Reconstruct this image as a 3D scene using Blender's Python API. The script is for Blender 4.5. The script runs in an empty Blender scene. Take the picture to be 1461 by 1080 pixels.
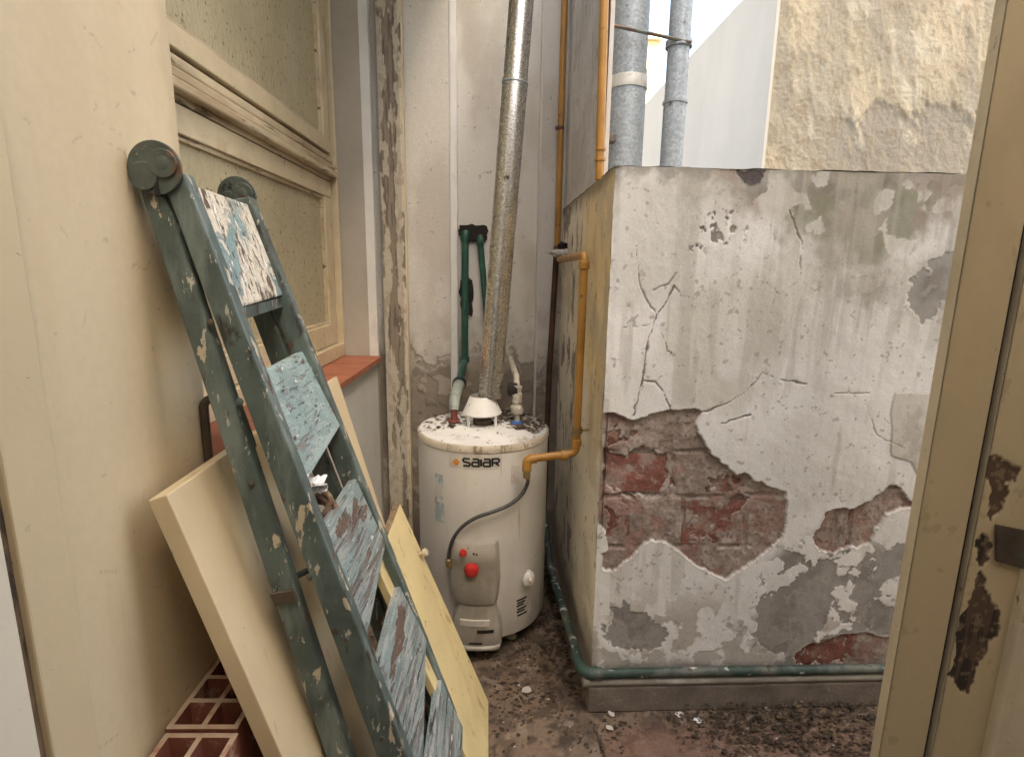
import bpy, bmesh, math, random
import numpy as np
from mathutils import Vector, Matrix, Quaternion, noise as mnoise
random.seed(7)
SC = bpy.context.scene
COL = SC.collection
R = math.radians

# ------------------------------------------------------------------ camera
FPX, PITCH, YAW, ROLL, CAMH = 770.0, R(11.0), R(2.7), .015, 1.33
F_ = Vector((math.sin(YAW)*math.cos(PITCH), math.cos(YAW)*math.cos(PITCH), -math.sin(PITCH)))
R0 = Vector((math.cos(YAW), -math.sin(YAW), 0)); D0 = F_.cross(R0)
RR = R0*math.cos(ROLL) - D0*math.sin(ROLL); DD = D0*math.cos(ROLL) + R0*math.sin(ROLL)
CAM = Vector((0, 0, CAMH))
cd = bpy.data.cameras.new('camera'); co = bpy.data.objects.new('camera', cd); COL.objects.link(co)
cd.sensor_width = 36.0; cd.lens = 36.0*FPX/1461.0; cd.clip_start = .02; cd.clip_end = 500
m = Matrix((RR, -DD, -F_)).transposed().to_4x4(); m.translation = CAM
co.matrix_world = m
SC.camera = co

# ------------------------------------------------------------------ light
SUN_DIR = Vector((.42, -.45, .79)).normalized()
world = bpy.data.worlds.new('World'); SC.world = world; world.use_nodes = True
wn = world.node_tree.nodes; wl_ = world.node_tree.links
sky = wn.new('ShaderNodeTexSky'); sky.sky_type = 'NISHITA'; sky.sun_disc = False
sky.sun_elevation = math.asin(SUN_DIR.z); sky.sun_rotation = math.atan2(SUN_DIR.x, SUN_DIR.y)
sky.air_density = 1.0; sky.dust_density = 5.0; sky.ozone_density = 1.0
bg = wn['Background']; bg.inputs['Strength'].default_value = .12
wl_.new(sky.outputs['Color'], bg.inputs['Color'])
sd = bpy.data.lights.new('sun', 'SUN'); sd.energy = 3.0; sd.angle = R(.55); sd.color = (1, .93, .80)
so = bpy.data.objects.new('sun', sd); COL.objects.link(so)
so.rotation_euler = SUN_DIR.to_track_quat('Z', 'Y').to_euler(); so.location = (6, -6, 12)
vs = SC.view_settings; vs.view_transform = 'Standard'; vs.look = 'None'; vs.gamma = 1; vs.use_curve_mapping = False
vs.exposure = 2.78
vs.use_white_balance = True; vs.white_balance_temperature = 7350; vs.white_balance_tint = 8   # the camera's own white balance
SC.cycles.max_bounces = 8; SC.cycles.diffuse_bounces = 5

# ------------------------------------------------------------------ pixel helpers (photo px -> point on a real plane)
def ray(x, y): return F_ + RR*((x-730.5)/FPX) + DD*((y-540)/FPX)
def ony(x, y, Y):
    d = ray(x, y); return CAM + d*(Y/d.y)
def onz(x, y, z):
    d = ray(x, y); return CAM + d*((z-CAMH)/d.z)
def onx(x, y, X):
    d = ray(x, y); return CAM + d*(X/d.x)

# ------------------------------------------------------------------ mesh helpers
class MB:
    def __init__(s): s.v = []; s.f = []
    def add(s, vs, fs):
        o = len(s.v); s.v += [tuple(v) for v in vs]; s.f += [tuple(i+o for i in f) for f in fs]; return s
    def hexa(s, p):   # 8 points: bottom ring 4, top ring 4
        return s.add(p, [(3,2,1,0),(4,5,6,7),(0,1,5,4),(1,2,6,5),(2,3,7,6),(3,0,4,7)])
    def box(s, x0, x1, y0, y1, z0, z1):
        return s.hexa([(x0,y0,z0),(x1,y0,z0),(x1,y1,z0),(x0,y1,z0),(x0,y0,z1),(x1,y0,z1),(x1,y1,z1),(x0,y1,z1)])
    def obox(s, c, a, b, n):     # centre and three half-axis vectors
        c, a, b, n = Vector(c), Vector(a), Vector(b), Vector(n)
        return s.hexa([c-a-b-n, c+a-b-n, c+a+b-n, c-a+b-n, c-a-b+n, c+a-b+n, c+a+b+n, c-a+b+n])
    def tube(s, pts, r, n=12, caps=True):
        pts = [Vector(p) for p in pts]; rs = r if isinstance(r, (list, tuple)) else [r]*len(pts)
        t0 = (pts[1]-pts[0]).normalized()
        u = t0.orthogonal().normalized(); rings = []
        for i, p in enumerate(pts):
            if i == 0: t = pts[1]-pts[0]
            elif i == len(pts)-1: t = pts[-1]-pts[-2]
            else: t = (pts[i+1]-p).normalized() + (p-pts[i-1]).normalized()
            t.normalize(); u = (u - t*u.dot(t)).normalized(); w = t.cross(u)
            rings.append([p + (u*math.cos(2*math.pi*k/n) + w*math.sin(2*math.pi*k/n))*rs[i] for k in range(n)])
        vs = [v for rg in rings for v in rg]; fs = []
        for i in range(len(pts)-1):
            for k in range(n):
                a = i*n+k; b = i*n+(k+1) % n; fs.append((a, b, b+n, a+n))
        if caps:
            fs.append(tuple(reversed(range(n)))); fs.append(tuple(range((len(pts)-1)*n, len(pts)*n)))
        return s.add(vs, fs)
    def lathe(s, c, prof, n=32, axis='Z', caps=True):
        c = Vector(c); vs = []
        for r, h in prof:
            for k in range(n):
                a = 2*math.pi*k/n
                if axis == 'Z': vs.append(c+Vector((r*math.cos(a), r*math.sin(a), h)))
                elif axis == 'Y': vs.append(c+Vector((r*math.cos(a), h, r*math.sin(a))))
                else: vs.append(c+Vector((h, r*math.cos(a), r*math.sin(a))))
        fs = []
        for i in range(len(prof)-1):
            for k in range(n):
                a = i*n+k; b = i*n+(k+1) % n
                fs.append((a, b, b+n, a+n))
        if caps:
            fs.append(tuple(reversed(range(n)))); fs.append(tuple(range((len(prof)-1)*n, len(prof)*n)))
        return s.add(vs, fs)
    def prism(s, poly, off):    # planar polygon of points extruded by a vector
        off = Vector(off); n = len(poly); p = [Vector(q) for q in poly]
        return s.add(p+[q+off for q in p], [tuple(reversed(range(n))), tuple(range(n, 2*n))] +
                     [(i, (i+1) % n, (i+1) % n+n, i+n) for i in range(n)])
    def build(s, name, mat, parent=None, bevel=0, smooth=False, seg=2, sub=0):
        me = bpy.data.meshes.new(name); me.from_pydata(s.v, [], s.f)
        bm = bmesh.new(); bm.from_mesh(me)
        bmesh.ops.recalc_face_normals(bm, faces=bm.faces)
        if bevel:
            es = [e for e in bm.edges if len(e.link_faces) == 2 and e.calc_face_angle(0) > .5]
            bmesh.ops.bevel(bm, geom=es, offset=bevel, segments=seg, profile=.5, affect='EDGES', clamp_overlap=True)
        if sub:
            bmesh.ops.subdivide_edges(bm, edges=bm.edges, cuts=sub, use_grid_fill=True)
        bm.to_mesh(me); bm.free()
        if smooth:
            me.polygons.foreach_set('use_smooth', [True]*len(me.polygons))
            me.set_sharp_from_angle(angle=R(40))
        if mat: me.materials.append(mat)
        return link(name, me, parent)
def link(name, me, parent=None):
    o = bpy.data.objects.new(name, me); COL.objects.link(o)
    if parent:
        o.parent = parent
        if parent.type == 'EMPTY': o.location = -parent.location
    return o
def tag(o, label, cat, group=None, kind=None):
    if label: o['label'] = label
    if cat: o['category'] = cat
    if group: o['group'] = group
    if kind: o['kind'] = kind
    return o
def thing(name, loc, label, cat, group=None):
    o = bpy.data.objects.new(name, None); COL.objects.link(o); o.location = loc; o.empty_display_size = .1
    return tag(o, label, cat, group)
def arc(c, p0, p1, n=6):       # quarter bend from p0 to p1 with corner c
    c, p0, p1 = Vector(c), Vector(p0), Vector(p1)
    return [p0*(1-t)**2 + c*2*t*(1-t) + p1*t*t for t in [i/n for i in range(n+1)]]
def route(pts, r):             # polyline with rounded corners
    pts = [Vector(p) for p in pts]; out = [pts[0]]
    for i in range(1, len(pts)-1):
        a = pts[i] + (pts[i-1]-pts[i]).normalized()*r; b = pts[i] + (pts[i+1]-pts[i]).normalized()*r
        out += arc(pts[i], a, b)
    return out + [pts[-1]]

# ------------------------------------------------------------------ numpy noise
def _h(ix, iy, seed):
    v = np.sin(ix*127.1 + iy*311.7 + seed*74.7)*43758.5453
    return v - np.floor(v)
def vnoise(x, y, seed=0):
    ix, iy = np.floor(x), np.floor(y); fx, fy = x-ix, y-iy
    fx = fx*fx*fx*(fx*(fx*6-15)+10); fy = fy*fy*fy*(fy*(fy*6-15)+10)
    a = _h(ix, iy, seed); b = _h(ix+1, iy, seed); c = _h(ix, iy+1, seed); d = _h(ix+1, iy+1, seed)
    return (a*(1-fx)+b*fx)*(1-fy) + (c*(1-fx)+d*fx)*fy
def fbm(x, y, sc, seed=0, octv=5, gain=.5):
    t = np.zeros_like(x); amp = 1; tot = 0
    for i in range(octv):
        ca, sa = math.cos(.6*i), math.sin(.6*i)
        t += amp*vnoise((x*ca-y*sa)*sc, (x*sa+y*ca)*sc, seed+i*13); tot += amp; amp *= gain; sc *= 2.03
    return t/tot
def sstep(a, b, x):
    t = np.clip((x-a)/(b-a), 0, 1); return t*t*(3-2*t)
def sdist(x, y, poly, closed=True):     # signed distance, negative inside
    d = np.full_like(x, 1e9); ins = np.zeros(x.shape, bool); n = len(poly)
    for i in range(n if closed else n-1):
        ax, ay = poly[i]; bx, by = poly[(i+1) % n]
        ex, ey = bx-ax, by-ay; L = ex*ex+ey*ey+1e-12
        t = np.clip(((x-ax)*ex+(y-ay)*ey)/L, 0, 1)
        d = np.minimum(d, np.hypot(x-ax-t*ex, y-ay-t*ey))
        if closed:
            c = (ay > y) != (by > y)
            with np.errstate(divide='ignore', invalid='ignore'):
                ins ^= c & (x < (bx-ax)*(y-ay)/((by-ay) if by != ay else 1e-12)+ax)
    return np.where(ins, -d, d) if closed else d
def mixc(c, col, k): return c*(1-k[..., None]) + np.array(col)*k[..., None]

def painted_grid(name, org, U, V, N, u, v, col, disp, mat, parent):
    """dense sheet: org + U*u + V*v + N*disp, with a colour per vertex"""
    nu, nv = len(u), len(v)
    uu, vv = np.meshgrid(u, v)
    P = np.array(org) + uu[..., None]*np.array(U) + vv[..., None]*np.array(V) + disp[..., None]*np.array(N)
    idx = np.arange(nu*nv).reshape(nv, nu)
    q = np.stack([idx[:-1, :-1], idx[:-1, 1:], idx[1:, 1:], idx[1:, :-1]], -1).reshape(-1, 4)
    if np.dot(np.cross(np.array(U), np.array(V)), np.array(N)) < 0: q = q[:, ::-1]
    me = bpy.data.meshes.new(name)
    me.vertices.add(nu*nv); me.vertices.foreach_set('co', P.reshape(-1).astype(np.float32))
    me.loops.add(len(q)*4); me.polygons.add(len(q))
    me.loops.foreach_set('vertex_index', q.reshape(-1).astype(np.int32))
    me.polygons.foreach_set('loop_start', np.arange(0, len(q)*4, 4, dtype=np.int32))
    me.polygons.foreach_set('use_smooth', np.ones(len(q), bool))
    me.update(calc_edges=True)
    a = me.color_attributes.new('Col', 'FLOAT_COLOR', 'POINT')
    c4 = np.concatenate([np.clip(col, 0, 1), np.ones(col.shape[:2]+(1,))], -1)
    a.data.foreach_set('color', c4.reshape(-1).astype(np.float32))
    me.materials.append(mat); me.validate()
    return link(name, me, parent)

# ------------------------------------------------------------------ materials
def newmat(name):
    mt = bpy.data.materials.new(name); mt.use_nodes = True
    nt = mt.node_tree; b = nt.nodes['Principled BSDF']; return mt, nt, b
def nd(nt, typ, **kw):
    n = nt.nodes.new(typ)
    for k, v in kw.items():
        if k in n.inputs: n.inputs[k].default_value = v
        else: setattr(n, k, v)
    return n
def c4(c): return (c[0], c[1], c[2], 1)
def noise_(nt, vec, scale, detail=6, rough=.6, dist=0):
    n = nd(nt, 'ShaderNodeTexNoise'); n.inputs['Scale'].default_value = scale; n.inputs['Detail'].default_value = detail
    n.inputs['Roughness'].default_value = rough; n.inputs['Distortion'].default_value = dist
    nt.links.new(vec, n.inputs['Vector']); return n.outputs['Fac']
def ramp(nt, fac, a, b, ca=(0,0,0,1), cb=(1,1,1,1)):
    r = nd(nt, 'ShaderNodeValToRGB'); e = r.color_ramp.elements
    e[0].position, e[1].position = a, b; e[0].color, e[1].color = ca, cb
    nt.links.new(fac, r.inputs['Fac']); return r.outputs['Color']
def mix(nt, fac, a, b):
    m_ = nd(nt, 'ShaderNodeMix'); m_.data_type = 'RGBA'
    for s, v in ((m_.inputs['Factor'], fac), (m_.inputs['A'], a), (m_.inputs['B'], b)):
        pass
    ins = [i for i in m_.inputs if i.type == 'RGBA']
    if isinstance(fac, (int, float)): m_.inputs[0].default_value = fac
    else: nt.links.new(fac, m_.inputs[0])
    for s, v in zip(ins, (a, b)):
        if isinstance(v, tuple): s.default_value = c4(v)
        else: nt.links.new(v, s)
    return [o for o in m_.outputs if o.type == 'RGBA'][0]
def coords(nt, scale=(1,1,1), attr='Object'):
    tc = nd(nt, 'ShaderNodeTexCoord'); mp = nd(nt, 'ShaderNodeMapping'); mp.inputs['Scale'].default_value = scale
    nt.links.new(tc.outputs[attr], mp.inputs['Vector']); return mp.outputs['Vector']
def bump(nt, b, h, strength=.3, dist=.002):
    bp = nd(nt, 'ShaderNodeBump'); bp.inputs['Strength'].default_value = strength; bp.inputs['Distance'].default_value = dist
    nt.links.new(h, bp.inputs['Height']); nt.links.new(bp.outputs['Normal'], b.inputs['Normal'])
def worn(name, base, layers=(), mottle=.12, mscale=3.0, rough=.6, metal=0., bmp=.25, bscale=120, bdist=.001, stretch=(1,1,1)):
    """paint with brightness mottling and layers of (colour, noise scale, threshold, stretch)"""
    mt, nt, b = newmat(name); v = coords(nt, stretch)
    dk = tuple(x*(1-mottle*1.6) for x in base); lt = tuple(min(1, x*(1+mottle)) for x in base)
    c = ramp(nt, noise_(nt, v, mscale, 8, .65), .3, .7, c4(dk), c4(lt))
    hh = noise_(nt, v, bscale, 4, .6)
    for i, (col, sc, th, st, soft) in enumerate(layers):
        vv = coords(nt, st); 
        k = ramp(nt, noise_(nt, vv, sc, 9, .62, .3), th, min(1, th+soft))
        c = mix(nt, k, c, col)
        ad = nd(nt, 'ShaderNodeMath', operation='MULTIPLY_ADD'); ad.inputs[1].default_value = -.5
        nt.links.new(k, ad.inputs[0]); nt.links.new(hh, ad.inputs[2]); hh = ad.outputs[0]
    nt.links.new(c, b.inputs['Base Color']); b.inputs['Roughness'].default_value = rough; b.inputs['Metallic'].default_value = metal
    bump(nt, b, hh, bmp, bdist); return mt
def vcol(name, rough=.9, fine=.16, bscale=160, bmp=.4, bdist=.0015):
    mt, nt, b = newmat(name); at = nd(nt, 'ShaderNodeAttribute'); at.attribute_name = 'Col'
    v = coords(nt); n1 = noise_(nt, v, bscale, 6, .65)
    k = ramp(nt, n1, .25, .75, (1-fine,)*3+(1,), (1+fine*.4,)*3+(1,))
    mm = nd(nt, 'ShaderNodeVectorMath', operation='MULTIPLY'); nt.links.new(at.outputs['Color'], mm.inputs[0]); nt.links.new(k, mm.inputs[1])
    nt.links.new(mm.outputs[0], b.inputs['Base Color']); b.inputs['Roughness'].default_value = rough
    bump(nt, b, n1, bmp, bdist); return mt

O1 = (1,1,1)
M = {}
M['cream_wall'] = worn('cream wall paint', (.60,.495,.325), [((.46,.36,.22),2.6,.54,(1,1,.5),.25), ((.26,.21,.16),38,.70,(1,.5,1.2),.02), ((.37,.30,.215),13,.66,(1,.7,.9),.06), ((.30,.25,.19),90,.69,(1,.35,1),.02)], .06, 2.0, .55, bmp=.4, bscale=45, bdist=.002)
M['grey_wall'] = worn('grey white wall paint', (.60,.57,.52), [((.36,.32,.27),4.5,.60,(1,1,.5),.2), ((.22,.19,.16),30,.74,O1,.04)], .10, 3.0, .7, bmp=.4, bscale=60, bdist=.002)
M['white_wall'] = worn('white wall paint', (.70,.70,.68), [((.46,.44,.40),5,.58,(1,1,.5),.2), ((.25,.22,.19),35,.73,O1,.04)], .08, 3.0, .7, bmp=.4, bscale=60, bdist=.002)
M['far_white'] = worn('far white wall', (.60,.555,.46), [((.52,.48,.41),1.2,.48,(1,1,.3),.3)], .05, 1.0, .8)
M['cream_wood'] = worn('cream painted wood', (.64,.545,.375), [((.44,.34,.21),6,.55,(1,1,1),.2), ((.16,.11,.07),26,.655,(1,1,.4),.03), ((.28,.20,.12),60,.66,O1,.02)], .09, 8, .45, bmp=.35, bscale=90)
M['dirty_wood'] = worn('dirty cream timber', (.60,.51,.36), [((.36,.27,.165),7,.46,(1,.35,1.6),.2), ((.12,.085,.055),20,.58,(1,.22,1.8),.05)], .14, 8, .5, bmp=.4, bscale=80)
M['board'] = worn('cream lacquered board', (.60,.49,.315), [((.47,.36,.21),4,.50,(1,1,.35),.25), ((.45,.34,.20),22,.60,(1,1,.08),.10), ((.30,.22,.13),60,.69,(1,1,.5),.02), ((.40,.31,.19),9,.66,(1,.4,1),.06)], .08, 3, .38, bmp=.3, bscale=60)
M['yellow_board'] = worn('pale yellow board', (.66,.545,.285), [((.50,.38,.18),9,.54,(1,1,.25),.2), ((.40,.29,.13),30,.60,(1,1,.12),.06), ((.14,.10,.06),55,.66,(1,1,.5),.02)], .08, 6, .45, bmp=.3, bscale=70)
M['raw_wood'] = worn('raw chipped wood edge', (.22,.15,.09), [((.55,.46,.28),18,.55,O1,.1)], .3, 20, .8)
M['rail'] = worn('shaded green ladder paint', (.082,.112,.103), [((.16,.20,.185),18,.49,(1,1,.22),.14), ((.032,.030,.026),15,.585,(1,1,.35),.05), ((.50,.43,.31),19,.625,(1.6,1.6,.5),.012), ((.46,.45,.38),60,.63,(1,1,.35),.015), ((.11,.065,.042),30,.62,(1,1,.4),.02)], .3, 9, .42, bmp=.7, bscale=70, bdist=.0015)  # same paint as the treads, coloured darker for rails turned from the light
M['tread'] = worn('flaking lit ladder paint', (.25,.345,.34), [((.35,.44,.425),34,.47,(1,.3,1),.16), ((.21,.21,.19),56,.58,(1.2,.25,1.2),.06), ((.13,.08,.06),9,.635,(1,.8,1),.02), ((.68,.66,.59),64,.625,(1.2,.6,1.2),.02), ((.085,.085,.075),95,.62,(1.2,.2,1.2),.03)], .18, 14, .5, bmp=.9, bscale=120, bdist=.003)  # same paint as the rails, coloured lighter for treads facing the light
M['tread_worn'] = worn('greyed flaking lit ladder paint', (.22,.29,.285), [((.30,.33,.315),40,.46,(1.2,.18,1.2),.10), ((.17,.155,.14),30,.52,(1.2,.14,1.2),.06), ((.13,.085,.065),14,.60,(1,.4,1),.02), ((.58,.57,.52),75,.625,(1.2,.4,1.2),.02), ((.07,.065,.06),80,.60,(1.2,.10,1.2),.03)], .2, 14, .6, bmp=1., bscale=120, bdist=.003)
M['tread_white'] = worn('white spattered platform', (.22,.32,.325), [((.62,.57,.47),6.5,.435,(1.2,.8,.8),.03), ((.14,.09,.065),26,.565,(1.3,1.0,.4),.02), ((.72,.69,.61),50,.56,(1.3,.8,.5),.02), ((.11,.07,.05),60,.60,(1.4,1,.4),.02), ((.30,.40,.40),40,.64,(1,.6,1),.03)], .22, 12, .5, bmp=1., bscale=60, bdist=.006)
M['rust'] = worn('rusty dark steel', (.10,.075,.055), [((.20,.10,.05),18,.52,O1,.15), ((.10,.13,.12),9,.50,O1,.08)], .25, 20, .55, .3, bmp=.5)
M['hinge'] = worn('painted hinge plate', (.072,.092,.080), [((.12,.07,.04),16,.55,O1,.06), ((.018,.018,.016),22,.58,O1,.05), ((.30,.30,.25),60,.66,O1,.02)], .25, 20, .5, .1, bmp=.8)
M['enamel'] = worn('white enamel', (.70,.68,.64), [((.54,.49,.41),5,.54,(1,1,.4),.25), ((.42,.32,.20),20,.635,(1.5,1.5,.09),.06), ((.24,.18,.12),60,.685,O1,.02), ((.36,.30,.22),14,.655,(1,1,.4),.05)], .05, 4, .34, bmp=.1, bscale=60)
M['enamel_top'] = worn('dusty white enamel top', (.74,.74,.72), [((.40,.35,.27),10,.58,O1,.12), ((.06,.05,.04),34,.62,O1,.03)], .08, 8, .45, bmp=.2)
M['rim'] = worn('stained enamel rim', (.56,.50,.40), [((.22,.17,.11),30,.56,(1,1,.5),.08), ((.05,.04,.03),60,.64,O1,.03)], .15, 14, .5, bmp=.2)
M['cover'] = worn('warm grey plastic cover', (.37,.345,.30), [((.25,.22,.18),7,.53,(1,1,.5),.15), ((.15,.12,.09),40,.66,O1,.03)], .08, 8, .42, bmp=.12)
M['red'] = worn('red knob plastic', (.50,.025,.025), [], .1, 20, .35, bmp=.05)
M['dark_red'] = worn('rusty red fitting', (.20,.05,.04), [((.07,.04,.03),30,.55,O1,.1)], .2, 30, .6)
M['blue'] = worn('blue plastic ring', (.04,.13,.42), [((.05,.05,.06),40,.62,O1,.06)], .1, 30, .5)
M['black'] = worn('black rubber', (.012,.012,.013), [], .1, 30, .6)
M['gap'] = worn('dark opening shade and black sealant', (.018,.014,.012), [], .2, 20, .9)  # near black for the shade inside openings, also the sealant and valve
M['hose'] = worn('grey braided hose', (.07,.07,.072), [((.16,.16,.16),300,.5,O1,.1)], .1, 60, .4, .5, bmp=.5, bscale=400)
M['green_pipe'] = worn('green plastic pipe', (.018,.085,.060), [((.05,.13,.10),14,.54,O1,.2), ((.06,.065,.055),28,.63,O1,.05)], .15, 14, .40, bmp=.1)
M['dusty_pipe'] = worn('dusty green pipe', (.030,.062,.050), [((.13,.135,.115),11,.48,O1,.15), ((.58,.56,.51),26,.60,(.6,1,1),.03), ((.03,.03,.025),30,.58,O1,.05)], .2, 12, .6, bmp=.4)
M['reveal'] = worn('grey window reveal', (.42,.39,.335), [((.30,.28,.25),5,.54,(1,1,.4),.2), ((.18,.16,.14),30,.70,O1,.03)], .10, 3.0, .8, bmp=.4, bscale=60)
M['grey_pipe'] = worn('dirty grey conduit', (.26,.24,.20), [((.48,.45,.40),9,.54,(.4,1,1),.15), ((.05,.045,.04),18,.62,O1,.06)], .2, 10, .7, bmp=.4)
M['fitting'] = worn('grey green fitting', (.30,.34,.31), [((.18,.18,.15),20,.55,O1,.15)], .1, 20, .45)
M['yellow_pipe'] = worn('ochre gas pipe paint', (.40,.200,.042), [((.25,.09,.02),10,.55,(1,1,.4),.15), ((.08,.05,.03),34,.64,O1,.03)], .14, 10, .42, bmp=.25, bscale=70)
M['brown_pipe'] = worn('rusted brown pipe', (.085,.04,.026), [((.03,.022,.018),14,.5,O1,.2)], .2, 20, .75, bmp=.5)
M['brass'] = worn('dull brass', (.30,.22,.10), [((.10,.08,.05),30,.56,O1,.1)], .15, 30, .45, .6)
M['lime'] = worn('plaster crusted pipe', (.52,.48,.40), [((.10,.085,.07),26,.58,O1,.06)], .2, 30, .9, bmp=1., bscale=70, bdist=.006)
M['clay'] = worn('red clay sill tile', (.36,.13,.075), [((.24,.09,.06),8,.52,O1,.2), ((.45,.33,.26),30,.66,O1,.06)], .12, 10, .7)
M['hollow'] = worn('hollow clay brick', (.24,.075,.045), [((.44,.36,.27),16,.55,O1,.15)], .15, 14, .9, bmp=.5)
M['brick'] = worn('old red brick', (.275,.108,.084), [((.36,.27,.225),14,.50,O1,.14), ((.20,.078,.06),10,.56,O1,.15), ((.42,.345,.30),40,.57,O1,.06)], .2, 20, .95, bmp=1., bscale=70, bdist=.004)
M['mortar'] = worn('brown lime mortar', (.25,.20,.165), [((.15,.12,.10),16,.55,O1,.15)], .2, 20, .95, bmp=1., bscale=80, bdist=.005)
M['concrete'] = worn('grey brown cement kerb', (.23,.195,.165), [((.13,.105,.085),7,.50,O1,.2), ((.30,.26,.22),36,.62,O1,.06)], .2, 12, .95, bmp=.8, bdist=.004)
M['paper'] = worn('white paper', (.75,.75,.75), [((.15,.15,.17),40,.62,(1,1,3),.04)], .1, 10, .6)
M['rope'] = worn('old brown rope', (.16,.10,.065), [((.30,.22,.14),40,.5,O1,.2)], .2, 60, .95, bmp=1.)
M['ivory'] = worn('ivory knob', (.52,.45,.32), [((.22,.16,.10),40,.58,O1,.1)], .1, 30, .4)
M['chip'] = worn('plaster chip', (.50,.46,.41), [((.38,.32,.26),40,.55,O1,.1)], .1, 30, .9)
M['litter'] = worn('dark leaf litter', (.050,.034,.022), [((.13,.088,.05),25,.50,O1,.1)], .35, 40, .95)
M['plastic_label'] = worn('faded blue sticker', (.34,.43,.47), [((.58,.56,.52),26,.50,(1,1,.6),.05)], .15, 20, .5)
M['pale_label'] = worn('pale sticker', (.60,.57,.52), [((.50,.44,.40),30,.55,O1,.1)], .06, 20, .45)
M['ink'] = worn('black print', (.012,.012,.013), [], .05, 20, .5)
M['orange'] = worn('orange print', (.62,.20,.02), [((.70,.40,.10),60,.5,O1,.2)], .05, 20, .45)
M['zinc_band'] = worn('pale tin band', (.55,.54,.50), [((.30,.29,.26),30,.56,O1,.1)], .12, 20, .5, .3)
def galv(name, lo, hi, rough, metal, sc):
    mt, nt, b = newmat(name); v = coords(nt)
    vo = nd(nt, 'ShaderNodeTexVoronoi'); vo.inputs['Scale'].default_value = sc; nt.links.new(v, vo.inputs['Vector'])
    sp = nd(nt, 'ShaderNodeSeparateColor'); nt.links.new(vo.outputs['Color'], sp.inputs['Color'])
    n = noise_(nt, v, sc*.9, 5, .6); ad = nd(nt, 'ShaderNodeMath', operation='ADD'); nt.links.new(sp.outputs[0], ad.inputs[0]); nt.links.new(n, ad.inputs[1])
    hf = nd(nt, 'ShaderNodeMath', operation='MULTIPLY'); hf.inputs[1].default_value = .5; nt.links.new(ad.outputs[0], hf.inputs[0])
    c = ramp(nt, hf.outputs[0], .3, .75, c4(lo), c4(hi))
    d = ramp(nt, noise_(nt, v, 26, 8, .65), .63, .70); c = mix(nt, d, c, (.10,.085,.065))
    nt.links.new(c, b.inputs['Base Color']); b.inputs['Metallic'].default_value = metal
    rr = ramp(nt, hf.outputs[0], .3, .75, (rough+.12,)*3+(1,), (rough-.08,)*3+(1,)); nt.links.new(rr, b.inputs['Roughness'])
    bump(nt, b, noise_(nt, v, 30, 4), .25, .002); return mt
M['galv'] = galv('galvanised flue steel', (.44,.435,.42), (.86,.85,.83), .25, .95, 230)
M['galv_dull'] = galv('weathered galvanised duct', (.25,.28,.30), (.34,.375,.40), .55, .35, 120)
def glass_mat():
    mt, nt, b = newmat('dusty textured glass'); v = coords(nt, (1, 1, .45))
    n = noise_(nt, v, 60, 3, .55, 1.2)
    c = ramp(nt, noise_(nt, coords(nt), 3.2, 8, .65), .3, .7, (.46,.405,.255,1), (.60,.535,.36,1))
    sp = ramp(nt, noise_(nt, coords(nt), 70, 5, .6), .60, .68); c = mix(nt, sp, c, (.20,.16,.10))
    nt.links.new(c, b.inputs['Base Color']); b.inputs['Roughness'].default_value = .22
    b.inputs['Coat Weight'].default_value = .3; b.inputs['Coat Roughness'].default_value = .1
    b.inputs['Transmission Weight'].default_value = .12
    bump(nt, b, n, .9, .006); return mt
M['glass'] = glass_mat()
M['door_white'] = worn('cream white door paint', (.72,.66,.54), [((.50,.42,.30),3,.58,(1,1,.4),.2), ((.25,.19,.12),60,.68,O1,.02)], .05, 3, .5)
M['brown_gap'] = worn('brown grimy joint', (.17,.115,.07), [((.05,.035,.025),30,.55,(1,1,.3),.08)], .2, 20, .9)
M['web_top'] = worn('mortar smeared brick webs', (.40,.30,.21), [((.28,.12,.075),22,.52,O1,.12)], .15, 14, .95, bmp=.6)
M['vc_plaster'] = vcol('peeling plaster', .88)
M['vc_wood'] = vcol('peeling painted timber', .75, .2, 110, .5, .002)
M['vc_frame'] = vcol('chipped door frame paint', .5, .06, 60, .15, .001)
M['vc_rough'] = vcol('rough sunlit render', .95, .2, 90, .6, .006)
M['vc_floor'] = vcol('dirty cement floor', .9, .3, 90, .7, .004)

# ================================================================== SETTING
# floor
u = np.linspace(-.75, 1.7, 420); v = np.linspace(.55, 2.6, 350); uu, vv = np.meshgrid(u, v)
c = np.ones(uu.shape+(3,))*np.array((.175,.122,.085))
n1 = fbm(uu, vv, 3, 1); n2 = fbm(uu, vv, 14, 2); n3 = fbm(uu, vv, 45, 3)
c = mixc(c, (.20,.145,.10), sstep(.45,.7,n1)); c = mixc(c, (.10,.070,.050), sstep(.52,.68,n2)*.8)
c = mixc(c, (.045,.033,.025), sstep(.56,.64,n3)*.7); c = mixc(c, (.27,.21,.16), sstep(.62,.70,fbm(uu, vv, 28, 9))*.7)
jx = sdist(uu, vv, [(.33+.0, 1.36), (.41, .5)], False)         # joint between cement and old tiles
rt = sstep(.0, .02, (uu-.33)-.0*vv)*sstep(1.40, 1.34, vv)
c = mixc(c, (.20,.105,.072), rt*.55); c = mixc(c, (.03,.022,.018), sstep(.007,.003,jx))
disp = (n2-.5)*.010 + (n3-.5)*.008 - sstep(.008,.002,jx)*.005
floor_patch = painted_grid('floor', (0,0,0), (1,0,0), (0,1,0), (0,0,1), u, v, c, disp, M['vc_floor'], None)
tag(floor_patch, None, None, kind='structure')
g = MB().box(-60, 60, -60, 60, -.3, -.03).build('ground', M['concrete']); tag(g, None, None, kind='structure')

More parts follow.
